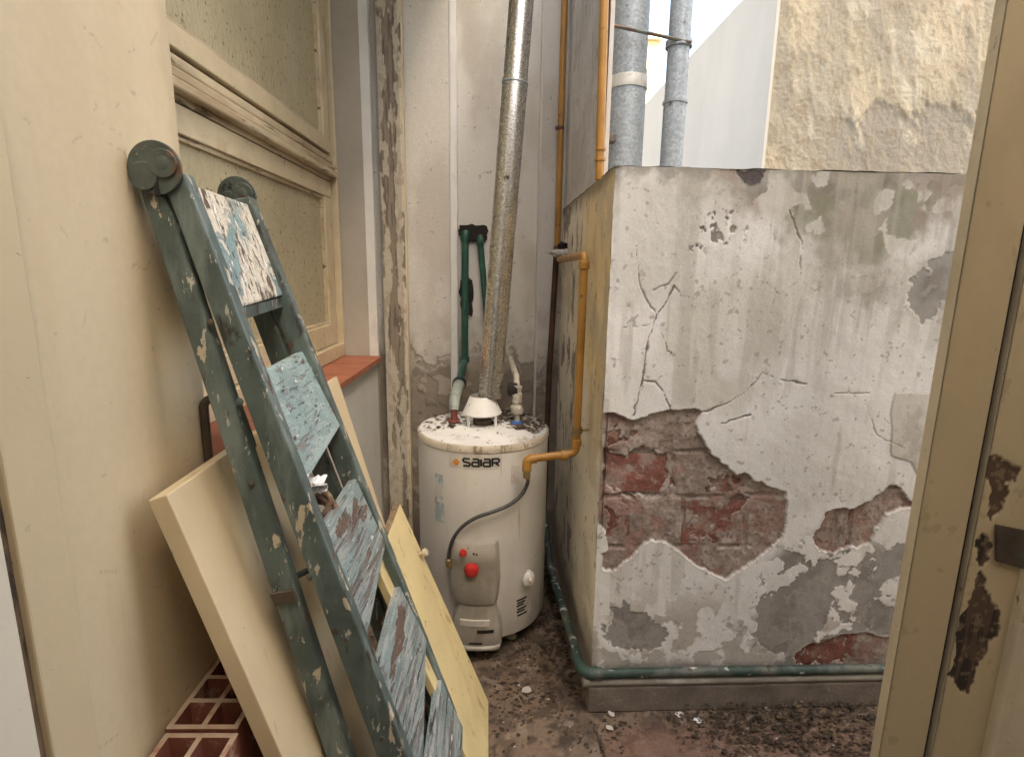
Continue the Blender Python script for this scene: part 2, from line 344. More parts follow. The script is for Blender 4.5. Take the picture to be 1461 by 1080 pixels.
# ---------------- left wall (runs X = -.56 + .033 Y)
WU = Vector((.033, 1, 0)).normalized(); WN = Vector((1, -.033, 0)).normalized()
def wp(s, z, d): return Vector((-.56+.033*s, s, z)) + WN*d
def wbox(mb, s0, s1, z0, z1, d0, d1):
    return mb.hexa([wp(s0,z0,d0), wp(s1,z0,d0), wp(s1,z0,d1), wp(s0,z0,d1), wp(s0,z1,d0), wp(s1,z1,d0), wp(s1,z1,d1), wp(s0,z1,d1)])
WTOP = 3.1
lw = thing('house_wall', (-.6, 1.2, 0), 'cream plastered side wall with a textured glass window and red tiled sill', 'wall')
mb = MB(); wbox(mb, -2.2, 1.0, -.02, WTOP, -.32, 0); mb.build('plaster', M['cream_wall'], lw)
u = np.linspace(.652, .999, 190); v = np.linspace(0, WTOP, 900); uu, vv = np.meshgrid(u, v)
n1 = fbm(uu, vv*.6, 4, 501); n2 = fbm(uu, vv, 15, 502); n3 = fbm(uu*.5, vv, 60, 503); n4 = fbm(uu, vv, 130, 504)
c = np.ones(uu.shape+(3,))*np.array((.62,.515,.345)); c = mixc(c, (.56,.455,.295), sstep(.36,.72,n1)*.6); c = mixc(c, (.66,.565,.40), sstep(.50,.75,fbm(uu, vv*.3, 9, 505))*.35)
c = mixc(c, (.50,.39,.24), sstep(.52,.72,fbm(uu, vv*.12, 22, 506))*.18)
c = mixc(c, (.36,.28,.18), sstep(.815,.84,n3)*.5); c = mixc(c, (.34,.26,.17), sstep(.87,.90,n4)*.5)
rs_ = random.Random(77); sk = np.zeros_like(uu)
for _ in range(46):
    x0, z0 = rs_.uniform(.66,.99), rs_.uniform(.55,1.95); L = rs_.uniform(.008,.045); a_ = rs_.uniform(-.5,1.2)
    pts = [(x0, z0), (x0+L*.5*math.cos(a_)+rs_.uniform(-.004,.004), z0+L*.5*math.sin(a_)), (x0+L*math.cos(a_), z0+L*math.sin(a_)+rs_.uniform(-.006,.006))]
    sk = np.maximum(sk, sstep(.0016,.0004,sdist(uu, vv, pts, False))*rs_.uniform(.3,.9))
c = mixc(c, (.33,.25,.16), sk*.6); c = mixc(c, (.40,.32,.21), sstep(.965,.995,uu+(n2-.5)*.05)*.4)
painted_grid('paint_coat', tuple(wp(0, 0, .0025)-Vector((0,0,0))), tuple(WU/WU.y), (0,0,1), tuple(WN), u, v, c, (n1-.5)*.004+(n2-.5)*.0009-sk*.0004, M['vc_frame'], lw)
mb = MB(); wbox(mb, 1.0, 2.366, -.02, .945, -.32, 0); mb.build('parapet', M['white_wall'], lw)
mb = MB(); wbox(mb, 1.0, 2.366, 2.66, WTOP, -.32, 0); mb.build('lintel', M['grey_wall'], lw)
mb = MB(); wbox(mb, 2.366, 2.415, -.02, WTOP, -.32, .0); mb.build('jamb', M['reveal'], lw)
mb = MB(); wbox(mb, 2.3655, 2.392, .965, WTOP, .001, .006); wbox(mb, 2.362, 2.3655, .965, 2.66, -.030, .006); mb.build('corner_bead', M['white_wall'], lw)
# door casing and door on the near end of that wall
mb = MB(); wbox(mb, .585, .652, 0, 2.1, .0, .014); mb.build('door_casing', M['cream_wall'], lw, bevel=.003)
mb = MB(); wbox(mb, .572, .585, 0, 2.1, .0, .004); mb.build('door_gap', M['brown_gap'], lw)
mb = MB(); wbox(mb, -.2, .572, 0, 2.1, .0, .012); mb.build('door_leaf', M['door_white'], lw, bevel=.003)
# sill tiles
for s0, s1 in ((1.01, 1.30), (1.304, 1.60), (1.604, 1.90), (1.904, 2.14), (2.144, 2.362)):
    mb = MB(); wbox(mb, s0, s1, .946, .968, -.165, .022); mb.build('sill_tile', M['clay'], lw, bevel=.003)
# window: frame, upper and lower sash, drip moulding, panes
DW = -.17
mb = MB(); wbox(mb, 2.345, 2.361, .97, 2.66, DW-.02, DW+.035); wbox(mb, 1.005, 1.03, .97, 2.66, DW-.02, DW+.035)
wbox(mb, 1.03, 2.345, .97, 1.024, DW-.02, DW+.035)
win = mb.build('window', M['cream_wood'], lw, bevel=.003)
def sash(z0, z1, s0, s1, b, t, rb, rt_, d, mat=M['cream_wood']):
    mb = MB()
    wbox(mb, s0, s1, z0, z0+rb, d-.02, d+.012); wbox(mb, s0, s1, z1-rt_, z1, d-.02, d+.012)
    wbox(mb, s0, s0+b, z0+rb, z1-rt_, d-.02, d+.011); wbox(mb, s1-b, s1, z0+rb, z1-rt_, d-.02, d+.011)
    o = mb.build('sash', mat, win, bevel=.003)
    mb = MB()      # glazing bead
    a0, a1, y0, y1 = s0+b, s1-b, z0+rb, z1-rt_
    wbox(mb, a0, a1, y0, y0+.012, d-.012, d+.004); wbox(mb, a0, a1, y1-.012, y1, d-.012, d+.004)
    wbox(mb, a0, a0+.012, y0+.012, y1-.012, d-.012, d+.0035); wbox(mb, a1-.012, a1, y0+.012, y1-.012, d-.012, d+.0035)
    mb.build('glazing_bead', M['dirty_wood'], win, bevel=.002)
    mb = MB(); wbox(mb, a0, a1, y0, y1, d-.012, d-.006); mb.build('pane', M['glass'], win)
sash(1.028, 1.682, 1.034, 2.335, .082, 0, .085, .062, DW+.0)
sash(1.788, 2.64, 1.034, 2.312, .066, 0, .05, .05, DW+.012)
mb = MB(); wbox(mb, 1.034, 2.340, 1.686, 1.784, DW-.02, DW+.010); mb.build('transom', M['dirty_wood'], win, bevel=.003)
mb = MB(); wbox(mb, 1.034, 2.344, 1.700, 1.722, DW+.010, DW+.040); wbox(mb, 1.034, 2.344, 1.724, 1.748, DW+.0105, DW+.030); wbox(mb, 1.034, 2.344, 1.752, 1.776, DW+.0105, DW+.022)
mb.build('drip_moulding', M['dirty_wood'], win, bevel=.005)
mb = MB().tube([wp(2.30, 1.735, DW+.03), wp(2.30, 1.735, DW+.048), wp(2.312, 1.728, DW+.05)], .004, 8); mb.build('hook', M['ivory'], win, smooth=True)
mb = MB(); wbox(mb, 1.0, 2.366, .945, 2.66, -.32, -.31); mb.build('room_backing', M['gap'], lw)
mb = MB(); wbox(mb, .95, 2.60, 2.78, 2.88, -.32, .42); mb.build('shade_eave', M['grey_wall'], lw)  # unseen overhang added to darken the back left corner
# bent steel bar fixed in the wall
b0 = ony(287, 640, .955); 
mb = MB().tube(route([wp(.985,.90,.008), wp(.985,1.095,.010), wp(1.0,1.10,.06), wp(1.0,1.0,.085)], .015), .008, 8)
tag(mb.build('bent_bar', M['rust'], None, smooth=True), 'bent rusty steel bar standing against the cream wall behind the ladder', 'metal bar')

# ---------------- the room the picture is taken from
rm = thing('room_shell', (0, -1, 0), 'cream painted room behind the doorway', 'room')
MB().box(-.60, 2.2, -2.6, -.25, 2.45, 2.6).build('ceiling', M['cream_wall'], rm)
MB().box(-.60, 2.2, -2.75, -2.6, -.02, 2.6).build('rear_wall', M['cream_wall'], rm)
MB().box(2.05, 2.2, -2.6, .66, -.02, 2.45).build('right_wall', M['cream_wall'], rm)

MB().box(-.60, 2.2, -2.6, .55, -.02, .0).build('room_floor', M['concrete'], rm)
# ---------------- back wall with chase, pilasters and stains
bw = thing('back_wall', (0, 2.6, 0), 'grey white back wall with water stains behind the water heater', 'wall')
def stain_wall(x0, x1, Y, name, seed, z1=3.1, base=(.62,.595,.54), nx=120, nz=700, grey=(.36,.33,.28), low=.93):
    u = np.linspace(x0, x1, nx); v = np.linspace(0, z1, nz); uu, vv = np.meshgrid(u, v)
    c = np.ones(uu.shape+(3,))*np.array(base)
    n1 = fbm(uu, vv*.5, 5, seed); n2 = fbm(uu, vv, 16, seed+3); n3 = fbm(uu, vv, 50, seed+5)
    c = mixc(c, (.47,.43,.37), sstep(.45,.7,n1)*.7)
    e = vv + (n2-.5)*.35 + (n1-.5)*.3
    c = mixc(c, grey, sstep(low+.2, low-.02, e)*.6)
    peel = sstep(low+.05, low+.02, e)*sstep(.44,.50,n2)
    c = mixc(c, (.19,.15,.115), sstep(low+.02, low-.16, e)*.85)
    c = mixc(c, (.42,.37,.30), sstep(low,low-.05,e)*sstep(.54,.60,fbm(uu, vv, 11, seed+9))*.8)
    c = mixc(c, (.26,.22,.18), peel*.8)
    c = mixc(c, (.20,.17,.14), sstep(.80,.82,n3)*.6)
    disp = (n1-.5)*.004 + (n2-.5)*.0015 + (n3-.5)*.0008 - peel*.003
    return painted_grid(name, (0, Y, 0), (1,0,0), (0,0,1), (0,-1,0), u, v, c, disp, M['vc_plaster'], bw)
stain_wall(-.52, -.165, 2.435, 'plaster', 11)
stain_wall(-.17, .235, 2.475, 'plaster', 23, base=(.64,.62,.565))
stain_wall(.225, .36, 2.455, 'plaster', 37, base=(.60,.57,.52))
MB().box(-.60, -.14, 2.445, 2.75, 0, 3.1).build('core', M['mortar'], bw)
MB().box(-.14, .6, 2.49, 2.75, 0, 3.1).build('core', M['mortar'], bw)
MB().box(-.165, -.132, 2.430, 2.478, .70, 3.1).build('corner_bead', M['white_wall'], bw, bevel=.006)
MB().box(.218, .228, 2.452, 2.478, .3, 3.1).build('return', M['grey_wall'], bw, bevel=.002)
# flat dark patches painted as shade of the pipe hole and a broken hole
def ragged(cx, cz, w, h, n, seed, Y, amp=.25, sq=4):
    rnd = random.Random(seed); pts = []
    for i in range(n):
        a = 2*math.pi*i/n; k = 1/((abs(math.cos(a))**sq+abs(math.sin(a))**sq)**(1/sq))*(1+rnd.uniform(-amp, amp)*.5)
        pts.append(Vector((cx+w*k*math.cos(a), Y, cz+h*k*math.sin(a))))
    return pts
MB().prism(ragged(-.062, 1.503, .064, .036, 26, 3, 2.4625, .25), (0, .012, 0)).build('pipe_hole_shade', M['gap'], bw)
MB().prism(ragged(-.095, 1.215, .03, .085, 22, 5, 2.4635, .5, 2.4), (0, .010, 0)).build('broken_hole_shade', M['gap'], bw)
# peeling timber post against that wall
post = thing('timber_post', (-.4, 2.40, 0), 'upright timber post with peeling cream paint beside the window sill', 'post')
u = np.linspace(0, .098, 60); v = np.linspace(0, 3.1, 900); uu, vv = np.meshgrid(u, v)
c = np.ones(uu.shape+(3,))*np.array((.46,.42,.34))
nA = fbm(uu*1.0, vv*.16, 42, 5); nB = fbm(uu, vv*.5, 60, 8); ctr = 1-np.abs(uu-.052-.012*np.sin(vv*3))/.05
bare = sstep(.545,.575, nA*.62+nB*.25+ctr*.17-.03*np.sin(vv*2.1+1))
c = mixc(c, (.25,.21,.165), bare); c = mixc(c, (.10,.075,.055), bare*sstep(.5,.65,fbm(uu, vv*.06, 160, 3))*.7)
c = mixc(c, (.62,.57,.47), sstep(.012,.006,np.abs(uu-.096))*.9*(1-bare))
dk = sstep(.57,.62,nB)*(1-bare); c = mixc(c, (.33,.27,.20), dk*.6)
painted_grid('face', (-.449, 2.385, 0), (1,0,0), (0,0,1), (0,-1,0), u, v, c, -bare*.0025+(nB-.5)*.002, M['vc_wood'], post)
MB().box(-.4475, -.3525, 2.389, 2.42, 0, 3.1).build('core', M['raw_wood'], post)
MB().box(-.352, -.347, 2.383, 2.42, 0, 3.1).build('edge_strip', M['cream_wood'], post, bevel=.001)

# ---------------- masonry tank block with peeling plaster
BX, BY, BT = .329, 1.462, 1.607
BR = 1.75
blk = thing('masonry_block', (.8, 1.9, 0), 'low masonry block with peeling white plaster and exposed red bricks', 'wall')
MB().box(BX+.03, BR, BY+.032, 2.44, 0, BT-.02).build('core', M['mortar'], blk)
def Q(*pts):
    out = []
    for x, y in pts:
        p = ony(x, y, BY); out.append((p.x, p.z))
    return out
holeA = Q((840,593),(872,590),(895,596),(905,600),(925,592),(960,585),(985,583),(1003,587),(993,605),(1000,625),(1015,648),(1040,668),(1052,680),(1062,675),(1075,685),(1100,695),(1122,700),(1124,715),(1122,750),(1115,770),(1085,795),(1060,812),(1035,828),(1010,815),(990,805),(975,790),(950,775),(930,772),(915,780),(895,800),(875,815),(862,812),(858,790),(868,785),(864,760),(850,735),(835,700),(835,670),(835,630))
holeB = Q((1160,768),(1172,748),(1180,730),(1200,725),(1215,728),(1240,715),(1262,700),(1268,690),(1285,695),(1300,715),(1315,720),(1290,725),(1265,735),(1250,755),(1240,775),(1225,782),(1212,780),(1190,790),(1170,785))
holeC = Q((1133,938),(1150,922),(1180,912),(1215,905),(1235,903),(1260,910),(1285,905),(1420,898),(1420,960),(1140,960))
greys = [Q((1080,880),(1085,855),(1110,840),(1140,815),(1150,798),(1165,797),(1185,800),(1196,808),(1190,830),(1180,850),(1190,870),(1180,890),(1165,905),(1140,920),(1120,935),(1100,935),(1082,915),(1078,900)),
         Q((865,895),(872,870),(890,858),(905,868),(935,885),(948,905),(935,930),(905,935),(880,925)),
         Q((1300,410),(1320,388),(1350,370),(1390,362),(1392,398),(1355,415),(1345,440),(1322,460),(1303,440)),
         Q((1215,885),(1222,850),(1240,815),(1258,800),(1275,775),(1300,778),(1300,805),(1262,832),(1250,852),(1285,868),(1310,890),(1310,905),(1270,897),(1240,905)),
         Q((1052,243),(1092,243),(1084,262),(1070,267),(1056,256)), Q((1000,305),(1012,305),(1010,318),(993,318)),
         Q((1130,935),(1180,905),(1240,895),(1310,880),(1330,960),(1100,960))]
cracks = [(Q((908,345),(912,400),(920,425),(938,450)), .0011), (Q((962,408),(950,432),(938,450),(926,480),(918,540),(913,560),(904,592)), .0018),
          (Q((918,543),(935,545),(948,560),(957,586)), .0018), (Q((1000,590),(1035,577),(1062,560),(1078,545),(1089,530)), .0012), (Q((1089,530),(1105,540),(1128,544),(1150,548)), .0012),
          (Q((875,468),(905,466),(930,463)), .0007), (Q((962,408),(970,422),(985,424)), .001), (Q((1085,395),(1110,420),(1150,395)), .0007), (Q((950,488),(952,502),(958,504)), .0022),
          (Q((1030,605),(1070,592)), .0014), (Q((1125,300),(1145,345),(1142,395)), .0010), (Q((930,415),(955,405),(965,390)), .0008), (Q((1235,575),(1250,620),(1290,640)), .0005), (Q((1190,560),(1240,562)), .0005)]
u = np.linspace(BX, BR-.2, 560); v = np.linspace(.0, BT, 640); uu, vv = np.meshgrid(u, v)
n1 = fbm(uu, vv, 4, 1); n2 = fbm(uu, vv, 13, 2); n3 = fbm(uu, vv, 42, 3); n4 = fbm(uu, vv, 110, 4, 3)
col = np.ones(uu.shape+(3,))*np.array((.86,.86,.855))
strk = fbm(uu, vv*.10, 26, 21)
col = mixc(col, (.73,.725,.69), sstep(.36,.70,n1)*.7)                                        # older paint showing
beige = Q((950,440),(1035,400),(1040,560),(1000,585),(960,580),(945,500)); sb = sdist(uu, vv, beige)+(n2-.5)*.09
col = mixc(col, (.64,.63,.56), sstep(.02,-.03,sb)*.7)
beige2 = Q((1060,400),(1090,380),(1170,330),(1210,320),(1190,390),(1130,470),(1090,560),(1060,600),(1020,590)); sb2 = sdist(uu, vv, beige2)+(n2-.5)*.12
col = mixc(col, (.62,.61,.54), sstep(.03,-.05,sb2)*.55)
dull = Q((860,230),(1035,230),(1020,330),(990,440),(900,440),(870,400)); sdl = sdist(uu, vv, dull)+(n1-.5)*.2
col = mixc(col, (.55,.54,.50), sstep(.03,-.05,sdl)*.55)
col = mixc(col, (.50,.485,.44), sstep(.58,.70,strk)*sstep(.2,.5,n1)*.5)
# damp dark upper zone, heavier to the right
tr = sstep(.62, 1.05, uu)
zb = vv - (BT-.30*(.25+.9*tr)*(.45+1.1*n1)) + (n2-.5)*.26 + (n3-.5)*.07
st = sstep(-.03,.12,zb)*(.22+.30*tr)
col = mixc(col, (.235,.215,.17), st*.92*sstep(.25,.62,n2*.55+n1*.45)); col = mixc(col, (.27,.225,.175), sstep(.50,.64,n2)*st*.7)
col = mixc(col, (.17,.18,.115), sstep(.53,.66,fbm(uu, vv, 9, 41))*st*.65); col = mixc(col, (.64,.62,.58), sstep(.565,.60,fbm(uu, vv, 22, 43))*st*.9)
col = mixc(col, (.24,.22,.19), sstep(BT-.045,BT-.0,vv+(n3-.5)*.07)*.75)
drip = sstep(.55,.68,fbm(uu, vv*.07, 34, 47))*sstep(.8,1.45,vv)*tr; col = mixc(col, (.42,.39,.33), drip*.55)
pits = Q((1005,260),(1065,285),(1075,340),(1040,355),(985,350),(975,290)); sp_ = sdist(uu, vv, pits)+(n2-.5)*.12
pk = sstep(.0,-.02,sp_)*sstep(.625,.65,fbm(uu, vv*.8, 55, 17)); col = mixc(col, (.17,.15,.13), pk*.85)
pk2 = sstep(.74,.76,fbm(uu, vv, 60, 27)); col = mixc(col, (.38,.35,.31), pk2*.7)
damp = Q((1015,238),(1440,246),(1440,300),(1385,300),(1330,305),(1300,325),(1255,385),(1225,372),(1190,345),(1150,335),(1090,325),(1050,312),(1030,280))
sdm = sdist(uu, vv, damp)+(n1-.5)*.22+(n2-.5)*.14+(n3-.5)*.05; dm = sstep(.035,-.06,sdm)
dcol = mixc(mixc(np.ones_like(col)*np.array((.33,.30,.245)), (.20,.18,.145), sstep(.45,.62,n2)), (.24,.245,.165), sstep(.50,.64,fbm(uu, vv, 8, 83))*.8)
dcol = mixc(dcol, (.62,.60,.555), sstep(.55,.585,fbm(uu, vv, 17, 85))*.9); dcol = mixc(dcol, (.31,.235,.185), sstep(.55,.64,fbm(uu, vv*.5, 12, 87))*.7)
col = col*(1-.88*dm[..., None]) + dcol*.88*dm[..., None]
run = sstep(.50,.66,fbm(uu, vv*.06, 30, 89))*sstep(.95,1.40,vv)*sstep(.45,.7,uu); col = mixc(col, (.47,.45,.385), run*.5)
# lower zone mottled
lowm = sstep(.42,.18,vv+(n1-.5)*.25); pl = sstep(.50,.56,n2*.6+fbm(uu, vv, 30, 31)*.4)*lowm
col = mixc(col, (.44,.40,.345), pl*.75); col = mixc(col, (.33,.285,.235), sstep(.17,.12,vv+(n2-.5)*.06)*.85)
gk = np.zeros_like(uu)
for i, gp in enumerate(greys):
    sdd = sdist(uu, vv, gp) + (n2-.5)*(.06 if i not in (4,5) else .02) + (n3-.5)*.05 + (n4-.5)*.02
    gk = np.maximum(gk, sstep(.002,-.002,sdd))
gk = np.maximum(gk, sstep(.575,.59,fbm(uu, vv, 24, 51))*sstep(.30,.22,np.hypot((uu-1.14)*.9, vv-.30)+(n1-.5)*.2))
gcol = mixc(mixc(np.ones_like(col)*np.array((.33,.315,.295)), (.25,.23,.21), sstep(.4,.65,n2)), (.42,.40,.37), sstep(.55,.66,n3)*.8)
col = col*(1-.92*gk[..., None]) + gcol*.92*gk[..., None]; col[...] *= (1-.12*gk*sstep(.45,.6,n3))[..., None]
gt = sdist(uu, vv, greys[4])+(n3-.5)*.02; col = mixc(col, (.09,.075,.075), sstep(.003,-.003,gt))
ck = np.zeros_like(uu)
for pl_, w in cracks:
    jit = (fbm(uu, vv, 60, 61)-.5)*.010
    dd = np.abs(sdist(uu+jit, vv+(fbm(uu, vv, 60, 67)-.5)*.010, pl_, False))/(.25+1.6*sstep(.3,.75,fbm(uu, vv, 22, 69))); ck = np.maximum(ck, sstep(w*1.1+.0010, w*.3, dd)*min(1, .35+w*450))
col = mixc(col, (.13,.11,.095), ck*.85)
patch = Q((1277,560),(1350,560),(1350,700),(1318,700),(1300,660),(1272,650),(1272,590)); sq_ = sdist(uu, vv, patch)+(n3-.5)*.008
pk3 = sstep(.002,-.004,sq_); col = mixc(col, (.57,.545,.48), pk3*.7); col = mixc(col, (.42,.38,.33), pk3*sstep(.5,.62,n2)*.5)
col = mixc(col, (.35,.32,.28), sstep(.004,.001,np.abs(sq_))*.5)
hd = np.minimum(np.minimum(sdist(uu, vv, holeA), sdist(uu, vv, holeB)), sdist(uu, vv, holeC)+.0) + (n3-.5)*.014 + (n4-.5)*.006
hk = sstep(.0012,-.0012,hd)
mort = np.ones_like(col)*np.array((.40,.325,.285)); mort = mixc(mort, (.26,.20,.17), sstep(.45,.65,n2)*.7); mort = mixc(mort, (.47,.405,.36), sstep(.52,.68,n3)*.7); mort = mixc(mort, (.30,.13,.10), sstep(.53,.60,fbm(uu, vv, 18, 73))*.45); mort = mixc(mort, (.15,.11,.09), sstep(.66,.72,n4)*.6)
col = col*(1-hk[..., None]) + mort*hk[..., None]
lip = sstep(.010,.0,hd)*(1-hk); col = mixc(col, (.62,.59,.54), lip*.5)
expo = np.full_like(uu, 9.)
for ex in (((866,650),(955,646),(957,690),(925,704),(866,703)), ((870,596),(900,600),(898,628),(880,640),(868,630)), ((1008,682),(1035,676),(1062,690),(1040,704),(1012,703)), ((861,722),(890,722),(892,774),(864,776)), ((986,760),(996,735),(1020,718),(1058,718),(1048,745),(1020,776),(986,777)), ((1138,925),(1180,912),(1225,912),(1222,930),(1190,950),(1140,950))):
    expo = np.minimum(expo, sdist(uu, vv, Q(*ex)) + (n2-.5)*.09 + (n3-.5)*.07)
ek = sstep(.006,-.008,expo)
jo = np.full_like(uu, 9.)
for jl in (((845,646),(1000,644),(1060,650)), ((850,710),(980,710),(1125,708)), ((855,781),(1000,781),(1110,781)), ((902,596),(900,644)), ((962,646),(964,708)), ((895,714),(896,781)), ((976,714),(978,781)), ((1064,712),(1066,790)), ((1218,728),(1212,782)), ((1060,655),(1060,706))):
    jo = np.minimum(jo, sdist(uu, vv+(n2-.5)*.012, Q(*jl), False))
jk = sstep(.010,.003,jo)*sstep(.30,.5,fbm(uu, vv, 12, 77))
mort_d = -.0105 + (fbm(uu, vv, 14, 71)-.5)*.007 + (n3-.5)*.005 + (n4-.5)*.002 - jk*.005 - ek*.012

disp = (n1-.5)*.008 + (n2-.5)*.0022 + (n3-.5)*.0007 + lip*.0006
disp = disp - gk*.0016 - pk*.003 - ck*.004 - pl*.001 + pk3*.002
disp = disp*(1-hk) + mort_d*hk
edge = sstep(BX, BX+.02, uu); disp = disp*edge - (1-edge)*.003*n2*3 - (1-sstep(BX, BX+.010, uu))*.006*hk*0
front = painted_grid('plaster_front', (0, BY, 0), (1,0,0), (0,0,1), (0,-1,0), u, v, col, disp, M['vc_plaster'], blk)
# left face
u = np.linspace(BY, 2.46, 300); v = np.linspace(0, BT, 420); uu, vv = np.meshgrid(u, v)
n1 = fbm(uu, vv, 5, 101); n2 = fbm(uu, vv, 15, 102); n3 = fbm(uu, vv*.6, 50, 103)
col = np.ones(uu.shape+(3,))*np.array((.82,.77,.66))
glow_k = sstep(.75,1.05,vv+(n1-.5)*.5)*sstep(2.15,1.7,uu); col = mixc(col, (.86,.70,.38), glow_k*.9)  # warm bounced glow painted into the colour of the upper front part
col = mixc(col, (.40,.26,.12), sstep(.50,.66,fbm(uu, vv*.4, 14, 107))*glow_k*.35)
col = mixc(col, (.52,.47,.39), sstep(.5,.68,n1)*.5)
chip = sstep(.60,.63,fbm(uu, vv*.35, 20, 110))*sstep(1.85,2.05,uu+(n2-.5)*.3); col = mixc(col, (.16,.13,.11), chip*.8)
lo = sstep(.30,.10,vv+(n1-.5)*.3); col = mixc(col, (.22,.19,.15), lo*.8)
fk = sstep(.74,.77,n3); col = mixc(col, (.26,.20,.14), fk*.7)
hd = np.hypot((uu-BY)*4.0, (vv-.80)*.55) - .125 + (n3-.5)*.06 + (n2-.5)*.05
hk2 = sstep(.004,-.004,hd); col = mixc(col, (.22,.15,.12), hk2)
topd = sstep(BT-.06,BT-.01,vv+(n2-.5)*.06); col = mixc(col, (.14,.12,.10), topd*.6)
dk = (n1-.5)*.008+(n2-.5)*.004-chip*.004-hk2*.014
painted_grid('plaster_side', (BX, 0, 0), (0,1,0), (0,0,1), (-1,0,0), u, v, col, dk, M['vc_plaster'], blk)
u = np.linspace(BX-.002, BR, 90); v = np.linspace(BY-.001, 2.46, 60); uu, vv = np.meshgrid(u, v)
cc = np.ones(uu.shape+(3,))*np.array((.42,.39,.34)); cc = mixc(cc, (.22,.20,.17), sstep(.45,.65,fbm(uu, vv, 9, 9)))
painted_grid('plaster_top', (0,0,BT), (1,0,0), (0,1,0), (0,0,1), u, v, cc, (fbm(uu, vv, 20, 4)-.5)*.010+.001, M['vc_plaster'], blk)
# bricks showing through the fallen plaster
def brick(x0, y0, x1, y1, dep, seed):
    a = ony(x0, y0, BY); b = ony(x1, y1, BY); rnd = random.Random(seed); a.x = max(a.x, BX+.012)
    bm = bmesh.new(); bmesh.ops.create_cube(bm, size=1)
    cx, cz, w, h = (a.x+b.x)/2, (a.z+b.z)/2, abs(b.x-a.x), abs(a.z-b.z)
    bmesh.ops.subdivide_edges(bm, edges=bm.edges, cuts=2, use_grid_fill=True)
    for vt in bm.verts:
        p = vt.co; vt.co = Vector((cx+p.x*w+rnd.uniform(-.003,.003), BY+dep+(p.y+.5)*.08+rnd.uniform(-.003,.003), cz+p.z*h+rnd.uniform(-.003,.003)))
    me = bpy.data.meshes.new('brick'); bm.to_mesh(me); bm.free(); me.materials.append(M['brick'])
    return link('brick', me, blk)
for i, q in enumerate([(850,651,959,704,.014), (850,594,899,640,.014), (967,651,1056,704,.015), (850,717,892,777,.014), (980,717,1061,777,.0135), (1069,717,1130,777,.016), (899,717,974,777,.016), (906,594,1000,640,.016), (1130,908,1226,955,.014), (1232,908,1330,955,.016), (1155,735,1212,780,.016)]):
    brick(*q, i)
# kerb at its foot
MB().box(BX-.012, BR-.15, 1.428, 1.475, 0, .090).build('kerb', M['concrete'], blk, bevel=.006)

# wall rising from the block's side
u = np.linspace(1.66, 2.46, 130); v = np.linspace(BT-.004, 3.1, 380); uu, vv = np.meshgrid(u, v)
n1 = fbm(uu, vv, 5, 201); n2 = fbm(uu, vv, 16, 202); n3 = fbm(uu, vv*.5, 50, 203)
col = np.ones(uu.shape+(3,))*np.array((.60,.59,.56)); col = mixc(col, (.46,.44,.41), sstep(.45,.68,n1)*.6); col = mixc(col, (.3,.27,.24), sstep(.71,.74,n3)*.6)
for s in range(5):
    y0 = 1.78+.12*s; pts = [(y0+.03*math.sin(k*1.7+s), 1.65+k*.14) for k in range(10)]
    col = mixc(col, (.22,.20,.18), sstep(.0035,.001,np.abs(sdist(uu+(fbm(uu, vv, 20, 7)-.5)*.04, vv, pts, False)))*.7)
sw = thing('side_wall', (.4, 2.0, BT), 'cracked grey white wall end rising from the masonry block between the ochre pipes', 'wall')
painted_grid('plaster', (BX+.004, 0, 0), (0,1,0), (0,0,1), (-1,0,0), u, v, col, (n1-.5)*.006+(n2-.5)*.003, M['vc_plaster'], sw)
MB().box(BX+.010, BX+.022, 1.661, 2.75, BT+.006, 3.1).build('core', M['grey_wall'], sw)

# ---------------- buildings beyond
fb = thing('neighbour_building', (3.2, 5, 0), 'neighbouring building with rough beige rendered end and smooth white side', 'building')
YB = 3.8; XB = ony(1086, 240, YB).x; TOPB = 3.30
u = np.linspace(XB, XB+3.4, 520); v = np.linspace(1.2, TOPB, 330); uu, vv = np.meshgrid(u, v)
n1 = fbm(uu, vv, 1.6, 301); n2 = fbm(uu+vv*.35, vv*.55, 7, 302, 6, .55); n3 = fbm(uu+vv*.25, vv*.6, 26, 303); n4 = fbm(uu, vv, 60, 305)
col = np.ones(uu.shape+(3,))*np.array((.47,.395,.275)); col = mixc(col, (.36,.31,.225), sstep(.42,.60,n1)*.8)
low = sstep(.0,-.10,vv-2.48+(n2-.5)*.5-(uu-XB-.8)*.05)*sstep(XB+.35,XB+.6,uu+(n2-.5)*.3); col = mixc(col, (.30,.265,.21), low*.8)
col = mixc(col, (.56,.50,.385), sstep(.56,.66,n2)*.6); col = mixc(col, (.29,.255,.20), sstep(.52,.66,fbm(uu+vv*.2, vv*.15, 9, 311))*.5); col = mixc(col, (.28,.22,.14), sstep(.62,.70,n3)*.55)
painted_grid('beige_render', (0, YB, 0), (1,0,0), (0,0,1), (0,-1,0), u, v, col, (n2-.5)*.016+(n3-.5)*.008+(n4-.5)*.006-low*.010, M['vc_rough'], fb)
MB().box(XB+.02, XB+3.4, YB+.08, 14, -.02, TOPB).build('core', M['far_white'], fb)
MB().box(XB, XB+.019, YB-.005, 14, -.02, TOPB+.02).build('white_render', M['far_white'], fb)
yb2 = thing('yellow_house', (3.2, 30, 0), 'distant pale yellow house wall showing beyond the duct', 'building')
MB().box(5.2, 8.6, 30, 36, -.02, 13.1).build('wall', M['yellow_board'], yb2)
MB().box(5.0, 8.8, 29.8, 36.2, 13.11, 13.4).build('parapet', M['cream_wood'], yb2)
# unseen tall block on the right, added to keep the sun off the court
tb = thing('added_sun_blocker', (6.5, -1, 0), 'unseen tall block added to shade the court from the right', 'building')
MB().box(4.6, 9, -8, -.3, -.02, 13.5).build('wall', M['far_white'], tb)

